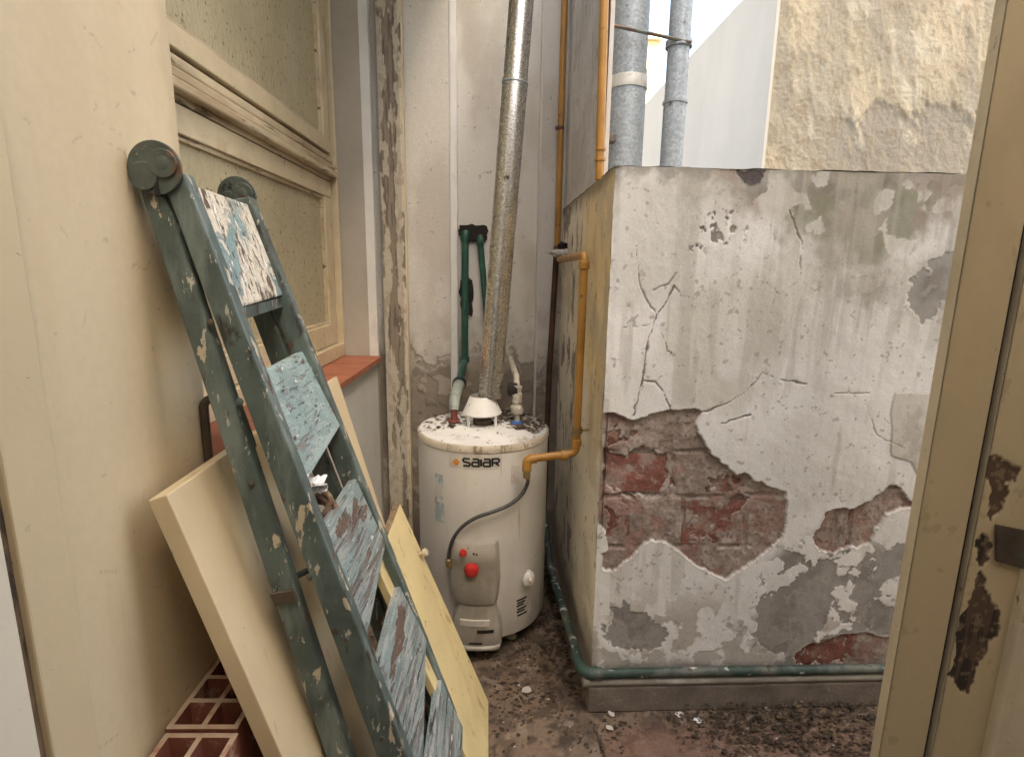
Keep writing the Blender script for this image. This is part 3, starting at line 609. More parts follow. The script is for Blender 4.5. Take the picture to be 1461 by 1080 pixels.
# ---------------- galvanised ducts
dt = thing('large_duct', (.53, 2.13, BT), 'wide galvanised vent duct with pale tin band behind the ochre pipe', 'duct')
a = ony(866, 200, 2.1); b = ony(917, 200, 2.1); cxd = (a.x+b.x)/2; rd = (b.x-a.x)/2
MB().lathe((cxd, 2.1, 0), [(rd, BT-.01), (rd, 2.05)], 40).build('pipe', M['galv_dull'], dt, smooth=True)
MB().lathe((cxd+.0, 2.1, 0), [(rd-.003, 2.03), (rd-.003, 3.1)], 40).build('pipe', M['galv_dull'], dt, smooth=True)
MB().lathe((cxd, 2.1, 0), [(rd+.003, 1.985), (rd+.004, 1.99), (rd+.004, 2.022), (rd+.003, 2.026)], 40, caps=False).build('band', M['zinc_band'], dt, smooth=True)
MB().box(cxd-rd-.035, cxd-rd+.01, 2.07, 2.074, 1.985, 2.026).build('band_tab', M['zinc_band'], dt, bevel=.001)
MB().box(cxd-rd-.03, cxd-rd+.012, 2.00, 2.05, 1.79, 1.815).build('bracket', M['rust'], dt, bevel=.002)
d2 = thing('narrow_duct', (.66, 2.04, BT), 'narrow galvanised vent pipe held by a steel strut', 'duct')
a = ony(944, 200, 2.04); b = ony(975, 200, 2.04); cx2 = (a.x+b.x)/2; r2 = (b.x-a.x)/2
zj = ony(960, 142, 2.0).z
MB().lathe((cx2, 2.04, 0), [(r2, BT-.01), (r2, zj-.005), (r2+.004, zj-.004), (r2+.004, zj+.004), (r2-.002, zj+.005), (r2-.002, 3.1)], 32).build('pipe', M['galv_dull'], d2, smooth=True)
zc = ony(965, 57, 2.0).z
MB().lathe((cx2, 2.04, 0), [(r2+.003, zc-.012), (r2+.006, zc-.010), (r2+.006, zc+.010), (r2+.003, zc+.012)], 32, caps=False).build('clamp', M['galv_dull'], d2, smooth=True)
MB().tube([ony(866, 35, 2.0), ony(986, 61, 2.0)], .006, 8).build('strut', M['rust'], d2, smooth=True)

# ---------------- ochre gas pipes
gp = thing('gas_pipe', (.29, 2.4, 0), 'ochre painted gas pipe dropping down the wall corner to the heater valve', 'pipe')
topx = ony(804, 0, 2.41).x
MB().tube([(topx+.004, 2.41, 3.1), (.303, 2.41, 1.45)], .0135, 14).build('riser', M['yellow_pipe'], gp, smooth=True)
for z in (1.93,):
    MB().lathe((.298, 2.41, z), [(.015,-.006), (.019,-.005), (.019,.005), (.015,.006)], 18, caps=False).build('clamp', M['rust'], gp, smooth=True)
MB().tube([(.301, 2.41, 1.45), (.285, 2.42, .9), (.275, 2.42, .05)], .013, 12).build('old_riser', M['brown_pipe'], gp, smooth=True)
zt = 1.385; yv = 1.648
MB().tube([(.302, 2.41, 1.44), (.302, 2.36, 1.40), (.300, 2.30, 1.39)], .016, 12).build('elbow', M['brown_pipe'], gp, smooth=True)
v0 = Vector((.300, 2.30, 1.39)); v1 = ony(808, 362, 1.95); v2 = ony(834, 364, yv)
MB().tube(route([v0, v2, (.288, yv+.004, .765), ony(752, 655, 1.652)], .022), .0125, 14).build('branch', M['yellow_pipe'], gp, smooth=True)
for p, ax in ((v2+Vector((0,0,-.03)), 'Z'), (Vector((.288, yv+.004, .800)), 'Z'), (Vector((.250, 1.654, .757)), 'X')):
    MB().lathe(p, [(.013,-.012), (.017,-.010), (.017,.010), (.013,.012)], 16, axis=ax, caps=False).build('collar', M['yellow_pipe'], gp, smooth=True)
el = ony(752, 655, 1.652)
MB().tube(route([el+Vector((.03,0,.003)), el, el+Vector((0,-.002,-.035))], .016), .0155, 14).build('end_elbow', M['yellow_pipe'], gp, smooth=True)
MB().lathe(el+Vector((0,-.002,-.052)), [(.008,-.012), (.012,-.010), (.012,.012), (.015,.013), (.015,.022)], 8).build('brass_nut', M['brass'], gp)
MB().lathe((.289, yv+.004, .842), [(.0135,-.010), (.017,-.010), (.017,.010), (.0135,.010)], 16, caps=False).build('clamp', M['brass'], gp, smooth=True)
MB().tube([(.300, yv, .842), (.332, yv-.005, .846)], .004, 8).build('clamp_screw', M['brass'], gp)
vp = ony(800, 361, 2.28)
MB().tube([ony(782, 360, 2.22), ony(792, 361, 2.24)], .009, 8).build('valve_tip', M['zinc_band'], gp, smooth=True)
MB().tube([ony(790, 361, 2.235), ony(812, 362, 2.27)], [.014, .017], 12).build('valve_body', M['zinc_band'], gp, smooth=True)
MB().tube(arc(ony(800, 345, 2.2), ony(812, 358, 2.2), ony(806, 395, 2.2), 8), .0025, 6).build('wire', M['zinc_band'], gp, smooth=True)
rnd = random.Random(8); gc = ony(806, 352, 2.30)
MB().tube([gc+Vector((-.02+.008*k, rnd.uniform(-.01,.01), .012*math.sin(k*1.3))) for k in range(8)], [.008+rnd.uniform(0,.010) for k in range(8)], 9).build('sealant', M['gap'], gp)
gp2 = thing('vent_gas_pipe', (.33, 1.64, BT), 'ochre painted pipe rising along the wall end above the block', 'pipe')
a = ony(862, 0, 1.635); b = ony(855, 257, 1.635)
MB().tube([(a.x+.001, 1.635, 3.1), (a.x, 1.635, 2.1), (b.x, 1.635, 1.60)], .0125, 14).build('riser', M['yellow_pipe'], gp2, smooth=True)
for dz in (.0, .028):
    MB().lathe((b.x, 1.635, 1.655+dz), [(.0125,-.004), (.0155,-.003), (.0155,.003), (.0125,.004)], 16, caps=False).build('collar', M['yellow_pipe'], gp2, smooth=True)

# ---------------- pipes along the block's foot
fp = thing('floor_pipe', (.4, 1.43, .12), 'dusty green water pipe running along the foot of the block', 'pipe')
MB().tube(route([(.262, 2.30, .30), (.268, 2.05, .13), (.300, 1.440, .130), (BR-.2, 1.440, .127)], .05), .0140, 14).build('tube', M['dusty_pipe'], fp, smooth=True)
MB().tube(route([(.290, 1.52, .130), (.300, 1.440, .130), (.36, 1.440, .130)], .03), .018, 14).build('elbow', M['dusty_pipe'], fp, smooth=True)
cp = thing('floor_conduit', (.4, 1.41, .09), 'dirty grey conduit resting on the kerb under the green pipe', 'pipe')
MB().tube([(.300, 1.438, .1015), (.9, 1.438, .1015), (BR-.2, 1.438, .1015)], .012, 12).build('tube', M['grey_pipe'], cp, smooth=True)
MB().lathe((.31, 1.438, .104), [(.012,-.012), (.0155,-.010), (.0155,.010), (.012,.012)], 14, axis='X').build('end_cap', M['grey_pipe'], cp, smooth=True)

# ================================================================== WATER HEATER
HX, HY, HR, H0, H1 = -.012, 1.925, .238, .062, .776
ht = thing('water_heater', (HX, HY, 0), 'white enamelled upright gas water heater with red knobs and a flue on top', 'water heater')
MB().lathe((HX,HY,0), [(HR-.02,H0), (HR-.004,H0+.004), (HR,H0+.012), (HR,H1-.027), (HR-.002,H1-.025)], 96).build('tank', M['enamel'], ht, smooth=True)
MB().lathe((HX,HY,0), [(HR+.001,H1-.026), (HR+.003,H1-.024), (HR+.003,H1-.006), (HR-.001,H1-.001), (HR-.005,H1-.0005)], 96, caps=False).build('rim', M['rim'], ht, smooth=True)
MB().lathe((HX,HY,0), [(HR-.0045,H1-.012), (HR-.006,H1), (.10,H1+.008), (.002,H1+.009)], 96).build('top', M['enamel_top'], ht, smooth=True)
for a in (50, 130, 230, 310):
    px_, py_ = HX+.17*math.cos(R(a)), HY+.17*math.sin(R(a))
    MB().lathe((px_,py_,0), [(.020,0), (.020,.004), (.014,.008), (.016,.07)], 14).build('foot', M['rim'], ht, smooth=True)
def hp(px_, py_, off=0):          # point where a photo ray meets the tank's shell
    d = ray(px_, py_); ox, oy = CAM.x-HX, CAM.y-HY; r = HR+off
    A = d.x*d.x+d.y*d.y; B = 2*(ox*d.x+oy*d.y); C_ = ox*ox+oy*oy-r*r
    t = (-B-math.sqrt(max(0, B*B-4*A*C_)))/(2*A); return CAM+d*t
def ang(p): return math.atan2(p.x-HX, -(p.y-HY))
def shell(a, z, off): return Vector((HX+(HR+off)*math.sin(a), HY-(HR+off)*math.cos(a), z))
def sticker(name, x0, y0, x1, y1, off, mat, n=8):
    a0, a1 = ang(hp(x0, (y0+y1)/2)), ang(hp(x1, (y0+y1)/2)); z0, z1 = hp((x0+x1)/2, y1).z, hp((x0+x1)/2, y0).z
    vs = []
    for i in range(n+1):
        a = a0+(a1-a0)*i/n
        vs += [shell(a, z0, off), shell(a, z1, off), shell(a, z0, -.002), shell(a, z1, -.002)]
    fs = [(4*i, 4*i+4, 4*i+5, 4*i+1) for i in range(n)] + [(4*i+1, 4*i+5, 4*i+7, 4*i+3) for i in range(n)] + [(4*i, 4*i+2, 4*i+6, 4*i+4) for i in range(n)]
    fs += [(0, 1, 3, 2), (4*n, 4*n+2, 4*n+3, 4*n+1)]
    return MB().add(vs, fs).build(name, mat, ht)
lg = sticker('maker_label', 641, 649, 716, 670, .0008, M['pale_label'], 10)
def stroke_text(px0, px1, py0, py1, off, mat, parent):
    # wide squared lettering S A I A R drawn as mitred ribbons wrapped on the shell
    a_ = [(.05,1),(.85,1),(1,.88),(1,0),(.16,0),(0,.12),(0,.44),(.14,.56),(.93,.56)]
    G = {'S': [[(1,1),(.16,1),(0,.86),(0,.68),(.16,.55),(.84,.45),(1,.32),(1,.14),(.84,0),(0,0)]], 'a': [a_], 'I': [[(0,0),(0,1)]],
         'R': [[(0,0),(0,1),(.82,1),(1,.86),(1,.60),(.82,.47),(.09,.47)], [(.50,.385),(1,0)]]}
    word = [('S',1.0),('a',.95),('I',.0),('a',.95),('R',1.0)]; gap_, asp = .34, 1.0
    tot = sum(w for _, w in word)+gap_*4
    a0, a1 = ang(hp(px0, (py0+py1)/2)), ang(hp(px1, (py0+py1)/2)); z0, z1 = hp((px0+px1)/2, py1).z, hp((px0+px1)/2, py0).z
    ux = (a1-a0)*HR/tot; uz = z1-z0; th = .105*uz; x = 0
    for ch, w in word:
        mb = MB()
        for st in G[ch]:
            P = [Vector(((x+q[0]*w)*ux, z0+th+q[1]*(uz-2*th))) for q in st]; L, Rr = [], []
            for i, q in enumerate(P):
                d1 = (q-P[i-1]).normalized() if i else (P[1]-q).normalized()
                d2 = (P[i+1]-q).normalized() if i < len(P)-1 else d1
                n1_, n2_ = Vector((-d1.y, d1.x)), Vector((-d2.y, d2.x)); mv = (n1_+n2_).normalized(); k = th/max(.5, mv.dot(n1_))
                L.append(q+mv*k); Rr.append(q-mv*k)
            n = len(P); vs = [shell(a0+q.x/HR, q.y, off) for q in L+Rr]
            mb.add(vs, [(i, i+1, n+i+1, n+i) for i in range(n-1)])
        mb.build('letter', mat, parent); x += w+gap_
stroke_text(661, 712, 653.5, 666.5, .0019, M['ink'], lg)
p = hp(650.5, 659, .0018); aa = ang(p)
vs = [shell(aa+dx/HR, p.z+dz, .0019) for dx, dz in ((-.013,0),(-.004,.010),(.004,.011),(.013,.001),(.005,-.011),(-.004,-.010))]
MB().add(vs, [tuple(range(6))]).build('flame_mark', M['orange'], lg)
sticker('side_sticker', 621, 676, 632, 711, .0010, M['plastic_label'], 3)
sticker('side_sticker', 622, 716, 634, 744, .0010, M['plastic_label'], 3)
rs = sticker('rating_label', 733, 848, 757, 880, .0008, M['pale_label'], 4)
for k in range(6):
    y = 853+k*4.2; o = sticker('printed_line', 737+(k % 2), y, 751-(k*2 % 5), y+2.4, .0016, M['ink'], 2)
sticker('pale_sticker', 729, 664, 741, 690, .0008, M['pale_label'], 3)
# burner cover: two moulded boxes
def cover(name, rows, mat):      # rows of (py, px_left, px_right, depth in front of shell) lofted in front of the tank
    vs = []; n = 10
    for (py, xl, xr, dep) in rows:
        a0, a1 = ang(hp(xl, py)), ang(hp(xr, py)); z = hp((xl+xr)/2, py).z
        for i in range(n+1):
            t = i/n; e = min(t, 1-t)*2; k = 1-(1-min(1, e*2.2))**3
            vs.append(shell(a0+(a1-a0)*t, z, dep*k))
    m_ = n+1; fs = [(r*m_+i, r*m_+i+1, (r+1)*m_+i+1, (r+1)*m_+i) for r in range(len(rows)-1) for i in range(n)]
    return MB().add(vs, fs).build(name, mat, ht, smooth=True)
cover('control_box', [(771,645,711,-.002),(772,645,711,.024),(778,644,712,.031),(794,643,713,.038),(797,643,713,.034),(825,643,714,.036),(845,645,712,.034),(856,649,710,.028),(858,650,709,-.002)], M['cover'])
cover('burner_skirt', [(853,655,706,-.002),(854,654,707,.022),(868,650,711,.026),(880,646,715,.034),(893,645,717,.038),(905,648,717,.038),(912,652,716,.035),(914,652,716,.041),(917,652,716,.041),(918,652,716,-.002)], M['cover'])
def knob(name, px_, py_, off, prof, mat, n=24):
    p = hp(px_, py_, off); return MB().lathe(p, [(r, -h) for r, h in prof], n, axis='Y').build(name, mat, ht, smooth=True)
knob('control_knob', 673, 812, .033, [(.0245,-.006),(.0245,.004),(.022,.008),(.020,.018),(.017,.020),(.004,.0205)], M['red'])
knob('ignition_button', 661, 788, .033, [(.012,-.006),(.012,.006),(.007,.008),(.007,.016),(.002,.017)], M['red'])
knob('pilot_hole', 676, 790, .034, [(.003,-.004),(.003,.003)], M['gap'], 8); knob('pilot_hole', 680, 791, .034, [(.003,-.004),(.003,.003)], M['gap'], 8)
sticker('skirt_label', 661, 876, 697, 884, .038, M['pale_label'], 4); sticker('vent_slot', 682, 889, 702, 893, .0395, M['gap'], 4); sticker('vent_slot', 672, 906.5, 688, 908, .0395, M['gap'], 3)
knob('drain_valve', 753, 822, .0, [(.024,-.006),(.024,.004),(.016,.006),(.014,.022),(.018,.024),(.018,.034),(.008,.036)], M['enamel_top'])
knob('drain_spout', 757, 826, .034, [(.008,-.004),(.007,.020)], M['rim'], 14)
# draft hood, legs and outlets
zt_ = H1+.008
MB().lathe((HX-.005,HY,0), [(.071,zt_+.042), (.072,zt_+.046), (.066,zt_+.058), (.048,zt_+.100), (.044,zt_+.108)], 40, caps=False).build('draft_hood', M['enamel_top'], ht, smooth=True)
for a in (30, 150, 222, 318):
    ca, sa = math.cos(R(a)), math.sin(R(a)); c = Vector((HX-.005+.066*ca, HY+.066*sa, zt_+.022))
    MB().obox(c, Vector((-sa,ca,0))*.006, Vector((ca,sa,0))*.0015, (0,0,.026)).build('hood_leg', M['enamel_top'], ht)
MB().lathe((HX-.005,HY,0), [(.034,zt_-.004), (.034,zt_+.020), (.030,zt_+.020)], 24).build('flue_collar', M['rust'], ht, smooth=True)
pl_ = onz(648, 602, zt_); pr_ = onz(737, 604, zt_)
for p, mt in ((pl_, 'dark_red'), (pr_, 'blue')):
    MB().lathe(p, [(.022,-.004), (.022,.006), (.017,.010), (.012,.011)], 20).build('port_ring', M[mt], ht, smooth=True)
MB().lathe(pl_, [(.012,.008), (.012,.050)], 16).build('nipple', M['dark_red'], ht, smooth=True)
# flue pipe
fl = thing('flue_pipe', (HX, HY, .87), 'spangled galvanised flue pipe rising from the heater hood', 'flue')
f0 = ony(699, 566, HY); f1 = ony(734.5, 120, HY); f2 = f1+(f1-f0)*((2.9-f1.z)/(f1.z-f0.z))
MB().tube([f0, f1+(f1-f0).normalized()*.012], .0425, 36).build('pipe', M['galv'], fl, smooth=True)
MB().tube([f1, f2], .0405, 36).build('pipe', M['galv'], fl, smooth=True)
dirf = (f1-f0).normalized()
MB().tube([f1-dirf*.004, f1, f1+dirf*.004], [.0428, .0445, .0428], 36, caps=False).build('joint_bead', M['galv_dull'], fl, smooth=True)
MB().obox(f0+dirf*.5+Vector((.0405*math.cos(R(-40)), -.0405*math.sin(R(40)), 0)), dirf*.42, Vector((.0015,.0015,0)), Vector((.004,.002,0))).build('seam', M['galv'], fl, bevel=.001)
# hot and cold water pipes
hw = thing('green_water_pipe', (-.11, 2.4, .9), 'green plastic water pipe from the wall hole to the heater outlet', 'pipe')
t0 = ony(664, 335, 2.445); t1 = ony(663, 515, 2.43)
MB().tube(route([t0+Vector((0,.02,.0)), t0, t1, ony(653, 552, 2.17), pl_+Vector((0,.0,.062))], .022), .0155, 16).build('tube', M['green_pipe'], hw, smooth=True)
MB().lathe(t0, [(.0,.020), (.012,.018), (.018,.008), (.0185,-.03), (.016,-.034)], 18).build('elbow', M['green_pipe'], hw, smooth=True)
u0 = ony(655, 548, 2.18); dv = (t1-u0).normalized()
MB().tube([u0-dv*.012, u0+dv*.004, u0+dv*.012, u0+dv*.013], [.027,.029,.029,.02], 20).build('union_ring', M['black'], hw, smooth=True)
MB().tube([u0-dv*.035, u0-dv*.018, u0-dv*.016, u0-dv*.008], [.021,.022,.025,.025], 18).build('union_body', M['fitting'], hw, smooth=True)
MB().tube(arc(pl_+Vector((0,.01,.10)), u0-dv*.03, pl_+Vector((0,0,.045)), 6), [.020,.021,.022,.021,.020,.019,.017], 16).build('outlet_elbow', M['fitting'], hw, smooth=True)
MB().tube([t1+Vector((0,0,-.006)), t1+Vector((0,0,.02))], .021, 16).build('coupling', M['green_pipe'], hw, smooth=True)
cw = thing('second_green_pipe', (0, 2.45, 1.2), 'green plastic water pipe slanting behind the flue', 'pipe')
s0 = ony(685, 341, 2.45); s1 = ony(700, 520, 2.45)
MB().tube([s0+Vector((0,.02,0)), s0, s1], .0135, 14).build('tube', M['green_pipe'], cw, smooth=True)
MB().lathe(s0, [(.0,.018), (.010,.016), (.0155,.006), (.0155,-.028), (.014,-.03)], 16).build('elbow', M['green_pipe'], cw, smooth=True)
cr = thing('crusted_pipe', pr_, 'plaster crusted cold water pipe on the blue heater port', 'pipe')
MB().tube([pr_+Vector((0,0,.008)), pr_+Vector((0,0,.045))], .012, 14).build('nipple', M['lime'], cr, smooth=True)
rnd = random.Random(5); mb = MB(); pts = []; rads = []
for k in range(10):
    pts.append(pr_+Vector((rnd.uniform(-.003,.003), rnd.uniform(-.003,.003), .04+k*.0115))); rads.append(.018+rnd.uniform(-.003,.005))
mb.tube(pts, rads, 14).build('crust', M['lime'], cr, smooth=True)
MB().tube([pr_+Vector((0,.0,.13)), pr_+Vector((.0,.06,.165)), pr_+Vector((-.01,.44,.18))], .012, 12).build('tail', M['lime'], cr, smooth=True)
MB().lathe(pr_+Vector((-.014,.005,.128)), [(.012,-.022), (.024,-.018), (.024,.014), (.010,.018)], 14, axis='X').build('valve', M['gap'], cr, smooth=True)
# hose
hs = thing('gas_hose', el, 'grey flexible gas hose curving across the heater front', 'hose')
hpts = [el+Vector((0,-.002,-.06))] + [hp(x, y, o) for x, y, o in ((753,688,.04),(744,706,.035),(725,721,.03),(700,731,.028),(678,739,.028),(660,751,.03),(648,766,.032),(642,782,.034),(640,796,.034))]
def spline(pts, n=6):
    pts = [pts[0]]+list(pts)+[pts[-1]]; out = []
    for i in range(1, len(pts)-2):
        p0, p1, p2, p3 = pts[i-1:i+3]
        for k in range(n):
            t = k/n; out.append(.5*((2*p1)+(p2-p0)*t+(2*p0-5*p1+4*p2-p3)*t*t+(-p0+3*p1-3*p2+p3)*t**3))
    return out+[pts[-2]]
MB().tube(spline(hpts), .0065, 10).build('tube', M['hose'], hs, smooth=True)
e = hpts[-1]; MB().lathe(e+Vector((0,0,-.016)), [(.007,-.014), (.011,-.012), (.011,.010), (.0075,.014)], 8).build('end_nut', M['brass'], hs)
MB().lathe(e+Vector((.006,.012,-.030)), [(.007,-.02), (.007,.02)], 8, axis='Y').build('inlet_nipple', M['brass'], hs)

# ================================================================== LADDER
lad = thing('step_ladder', (-.2, 1.03, 0), 'folded green wooden step ladder with flaking paint leaning on the cream wall', 'ladder')
YN, YF = .865, 1.215
def rail(name, Y, th, pl0, pr0, pl1, pr1, mat, zfoot=0.0):
    """plank between two photo rows (left and right edges at each), in the plane Y, extended to the floor"""
    A, B, C_, D_ = ony(*pl0, Y), ony(*pr0, Y), ony(*pl1, Y), ony(*pr1, Y)
    def ext(p, q):
        t = (zfoot-p.z)/(q.z-p.z); return p+(q-p)*t
    C_, D_ = ext(A, C_), ext(B, D_)
    n = 10; vs = []; fs = []
    for i in range(n+1):
        t = i/n; l = A.lerp(C_, t); r = B.lerp(D_, t)
        vs += [l, r, r+Vector((0,th,0)), l+Vector((0,th,0))]
    for i in range(n):
        for k in range(4): fs.append((4*i+k, 4*i+(k+1) % 4, 4*i+4+(k+1) % 4, 4*i+4+k))
    fs += [(0,1,2,3), (4*n+3,4*n+2,4*n+1,4*n)]
    return MB().add(vs, fs).build(name, mat, lad, bevel=.004)
rail('front_rail', YN, .030, (228,250), (262,246), (530,1060), (574,1060), M['rail'])
rail('back_rail', YN+.002, .026, (192,252), (226,252), (458,1060), (494,1060), M['rail'], .02)
rail('front_rail', YF-.030, .030, (328,285), (356,280), (632,1060), (664,1060), M['rail'])
rail('back_rail', YF-.028, .026, (296,285), (326,285), (592,1060), (620,1060), M['rail'], .02)
def tread(nt_, ft, fb_, nb, mat, th=.020, ny=YN+.030, fy=YF-.030):
    a, b, c, d = ony(*nt_, ny), ony(*ft, fy), ony(*fb_, fy), ony(*nb, ny)
    nrm = (b-a).cross(d-a).normalized()
    if nrm.x < 0: nrm = -nrm
    return MB().hexa([a-nrm*th, b-nrm*th, c-nrm*th, d-nrm*th, a, b, c, d]).build('tread', mat, lad, bevel=.0035)
tread((272,262), (353,291), (404,421), (336,441), M['tread_white'])['label'] = 'top platform spattered with white paint'
tread((371,533), (432,501), (486,607), (432,697), M['tread'])
tread((456,765), (508,682), (551,775), (520,935), M['tread_worn'])
tread((538,970), (571,835), (609,912), (603,1150), M['tread_worn'])
tread((612,1110), (629,968), (661,1036), (658,1230), M['tread_worn'])
# lip under the platform
a, b = ony(336,446, YN+.030), ony(404,427, YF-.030)
MB().obox((a+b)/2+Vector((-.01,0,-.006)), (b-a)/2, (.008,0,0), (0,0,.010)).build('platform_rail', M['rail'], lad)
# hinge plates
for Y, px_, py_, rr in ((YN-.004, 221, 240, .0385), (YF+.004, 338, 280, .040)):
    c = ony(px_, py_, Y)
    MB().lathe(c, [(rr-.001,-.0025), (rr,-.0018), (rr,.002), (rr-.001,.0025)], 40, axis='Y').build('hinge_plate', M['hinge'], lad)
    for dx, dz, k in ((-.016,-.012,0), (.014,.006,1)):
        MB().lathe(c+Vector((dx,-.0035,dz)), [(.0205,.003), (.0205,-.0012-k*.0010), (.0196,-.0019-k*.0010)], 28, axis='Y').build('hinge_disc', M['hinge'], lad)
    MB().lathe(c+Vector((.014,-.006,.006)), [(.011,.003), (.011,.0), (.009,-.001)], 20, axis='Y').build('rivet', M['hinge'], lad, smooth=True)
    MB().hexa([c+Vector(q) for q in ((-.002,-.0046,-.040),(.006,-.0046,-.040),(.006,.002,-.040),(-.002,.002,-.040),(-.001,-.0046,-.010),(.002,-.0046,-.010),(.002,.002,-.010),(-.001,.002,-.010))]).build('hinge_slot', M['gap'], lad)
for px_, py_ in ((342,573), (442,823), (545,1053), (358,690), (478,900), (300,460)):
    c = ony(px_, py_, YN)
    MB().lathe(c, [(.0055,.002), (.0055,-.002), (.003,-.003)], 12, axis='Y').build('bolt', M['rust'], lad, smooth=True)
c0 = ony(405, 852, YN-.002); MB().obox(c0, (.020,0,.004), (0,.003,0), (.004,0,-.012)).build('strap', M['rust'], lad, bevel=.002)
ba, bb = ony(418,832,YN+.02), ony(560,760,YF-.02)
MB().tube([ba+Vector((-.02,0,0)), bb+Vector((-.06,-.05,.0))], .006, 8).build('brace_rod', M['rust'], lad, smooth=True)
# ---------------- boards behind and under the ladder
def plank(name, top_px, Y0, Y1, slope, th, mat, label, cat, z_end=0., shift=0., tilt=0., zc_=None):
    """board leaning in X: top corner from a pixel at Y0, foot at z_end, thickness along its normal"""
    A = ony(*top_px, Y0); L = A.z-z_end; foot = Vector((A.x+slope*L, Y0, z_end)); w = Vector((shift, Y1-Y0, tilt))
    nrm = (foot-A).cross(w).normalized()
    if nrm.x < 0: nrm = -nrm
    p = [A, A+w, foot+w, foot]; p[2].z = z_end
    o = MB().hexa([q-nrm*th for q in p]+p).build(name, mat, None, bevel=.002)
    return tag(o, label, cat)
plank('cream_board', (238,706), .772, 1.13, .30, .030, M['board'], 'thick cream lacquered board leaning under the near rail of the ladder', 'board')
yb_ = onz(697, 1000, 0); yb_t = ony(571, 718, yb_.y)
w_, L_ = .36, None
A = Vector((yb_t.x, yb_.y, yb_t.z)); B = Vector((yb_.x, yb_.y, 0)); W_ = Vector((-.0, -.34, .0))
nrm = (B-A).cross(W_).normalized(); nrm = nrm if nrm.x > 0 else -nrm
cab = thing('cabinet_door', (B.x, B.y-.17, 0), 'pale yellow cabinet door with a small ivory knob leaning behind the ladder', 'cabinet door')
p = [A, A+W_, B+W_, B]
MB().hexa([q-nrm*.018 for q in p]+p).build('panel', M['yellow_board'], cab, bevel=.002)
tdir = (B-A).normalized()
MB().obox(A+W_/2+tdir*.004-nrm*.009-tdir*.006, W_/2*.995, tdir*.004, nrm*.0085).build('broken_edge', M['raw_wood'], cab, bevel=.002)
kp = ony(604, 789, yb_.y-.03); t = (kp-A).dot(tdir); kb = A+tdir*t+Vector((0,-.03,0))
MB().tube([kb-nrm*.002, kb+nrm*.010, kb+nrm*.014, kb+nrm*.022, kb+nrm*.026], [.006,.006,.012,.012,.006], 16).build('knob', M['ivory'], cab, smooth=True)
plank('white_plank', (481,537), 1.52, 1.36, .27, .012, M['cream_wall'], 'narrow white plank standing between the ladder and the window sill', 'plank')
# crumpled paper and rope hung behind the second tread
rnd = random.Random(3)
cpt = ony(452, 712, 1.02)
mb = MB()
for k in range(4):
    c = cpt+Vector((rnd.uniform(-.01,.01), rnd.uniform(-.02,.02), -.01-k*.012)); ax = rnd.uniform(-.5,.5)
    ring = [c+Vector((.030*math.cos(t_)*(1+.1*math.sin(3*t_+k)), .012*math.sin(t_+ax), .026*math.sin(t_))) for t_ in [i*2*math.pi/24 for i in range(25)]]
    mb.tube(ring, .0055, 8)
tag(mb.build('rope_coil', M['rope'], None, smooth=True), 'small coil of brown rope stuffed behind the ladder treads', 'rope')
g_ = 9; c = ony(447, 697, .975); vs = []
for j in range(g_):
    for i in range(g_):
        vs.append(c+Vector((-.022+.046*i/(g_-1), rnd.uniform(-.004,.004)+.012*math.sin(j*.9), -.012+.030*j/(g_-1)+.006*i/(g_-1)+rnd.uniform(-.002,.002))))
fs = [(j*g_+i, j*g_+i+1, (j+1)*g_+i+1, (j+1)*g_+i) for j in range(g_-1) for i in range(g_-1)]
o = MB().add(vs, fs).build('paper_scrap', M['paper']); md = o.modifiers.new('thick', 'SOLIDIFY'); md.thickness = .0008
tag(o, 'crumpled white printed paper scrap tucked behind the ladder tread', 'paper')

# ---------------- stack of hollow bricks
def hollow_mesh():
    w, l, h, t = .118, .178, .29, .009
    xs = [0, t, (w-t)/2, (w+t)/2, w-t, w]; ys = [0, t]; cl = (l-4*t)/3
    for k in range(3): ys += [ys[-1]+cl, ys[-1]+cl+t]
    mb = MB()
    for i in range(5):
        for j in range(7):
            x0, x1, y0, y1 = xs[i], xs[i+1], ys[j], ys[j+1]
            if i % 2 == 1 and j % 2 == 1:
                d = h-.28
                mb.add([(x0,y0,h),(x1,y0,h),(x1,y1,h),(x0,y1,h),(x0,y0,d),(x1,y0,d),(x1,y1,d),(x0,y1,d)], [(0,4,5,1),(1,5,6,2),(2,6,7,3),(3,7,4,0),(4,7,6,5)])
            else: mb.add([(x0,y0,h),(x1,y0,h),(x1,y1,h),(x0,y1,h)], [(0,1,2,3)])
    mb.add([(0,0,0),(w,0,0),(w,l,0),(0,l,0),(0,0,h),(w,0,h),(w,l,h),(0,l,h)], [(3,2,1,0),(0,1,5,4),(1,2,6,5),(2,3,7,6),(3,0,4,7)])
    me = bpy.data.meshes.new('hollow_brick'); me.from_pydata(mb.v, [], mb.f); me.materials.append(M['hollow']); me.materials.append(M['web_top'])
    for pg in me.polygons:
        if all(abs(me.vertices[i].co.z-h) < 1e-5 for i in pg.vertices): pg.material_index = 1
    return me
hm = hollow_mesh(); rnd = random.Random(9)
for lv in range(2):
    for i in range(1):
        for j in range(3):
            o = bpy.data.objects.new('hollow_brick', hm); COL.objects.link(o)
            o.location = (-.528+.033*0+i*.123+rnd.uniform(-.001,.001), .605+j*.184+rnd.uniform(-.002,.002), .002+lv*.2915); o.rotation_euler.z = -.03
            tag(o, ('bottom' if lv == 0 else 'top')+' red hollow clay brick '+('at the stack end by the door casing', 'in the middle of the stack by the cream wall', 'at the stack end behind the leaning board')[j], 'brick', 'hollow bricks stacked by the wall')

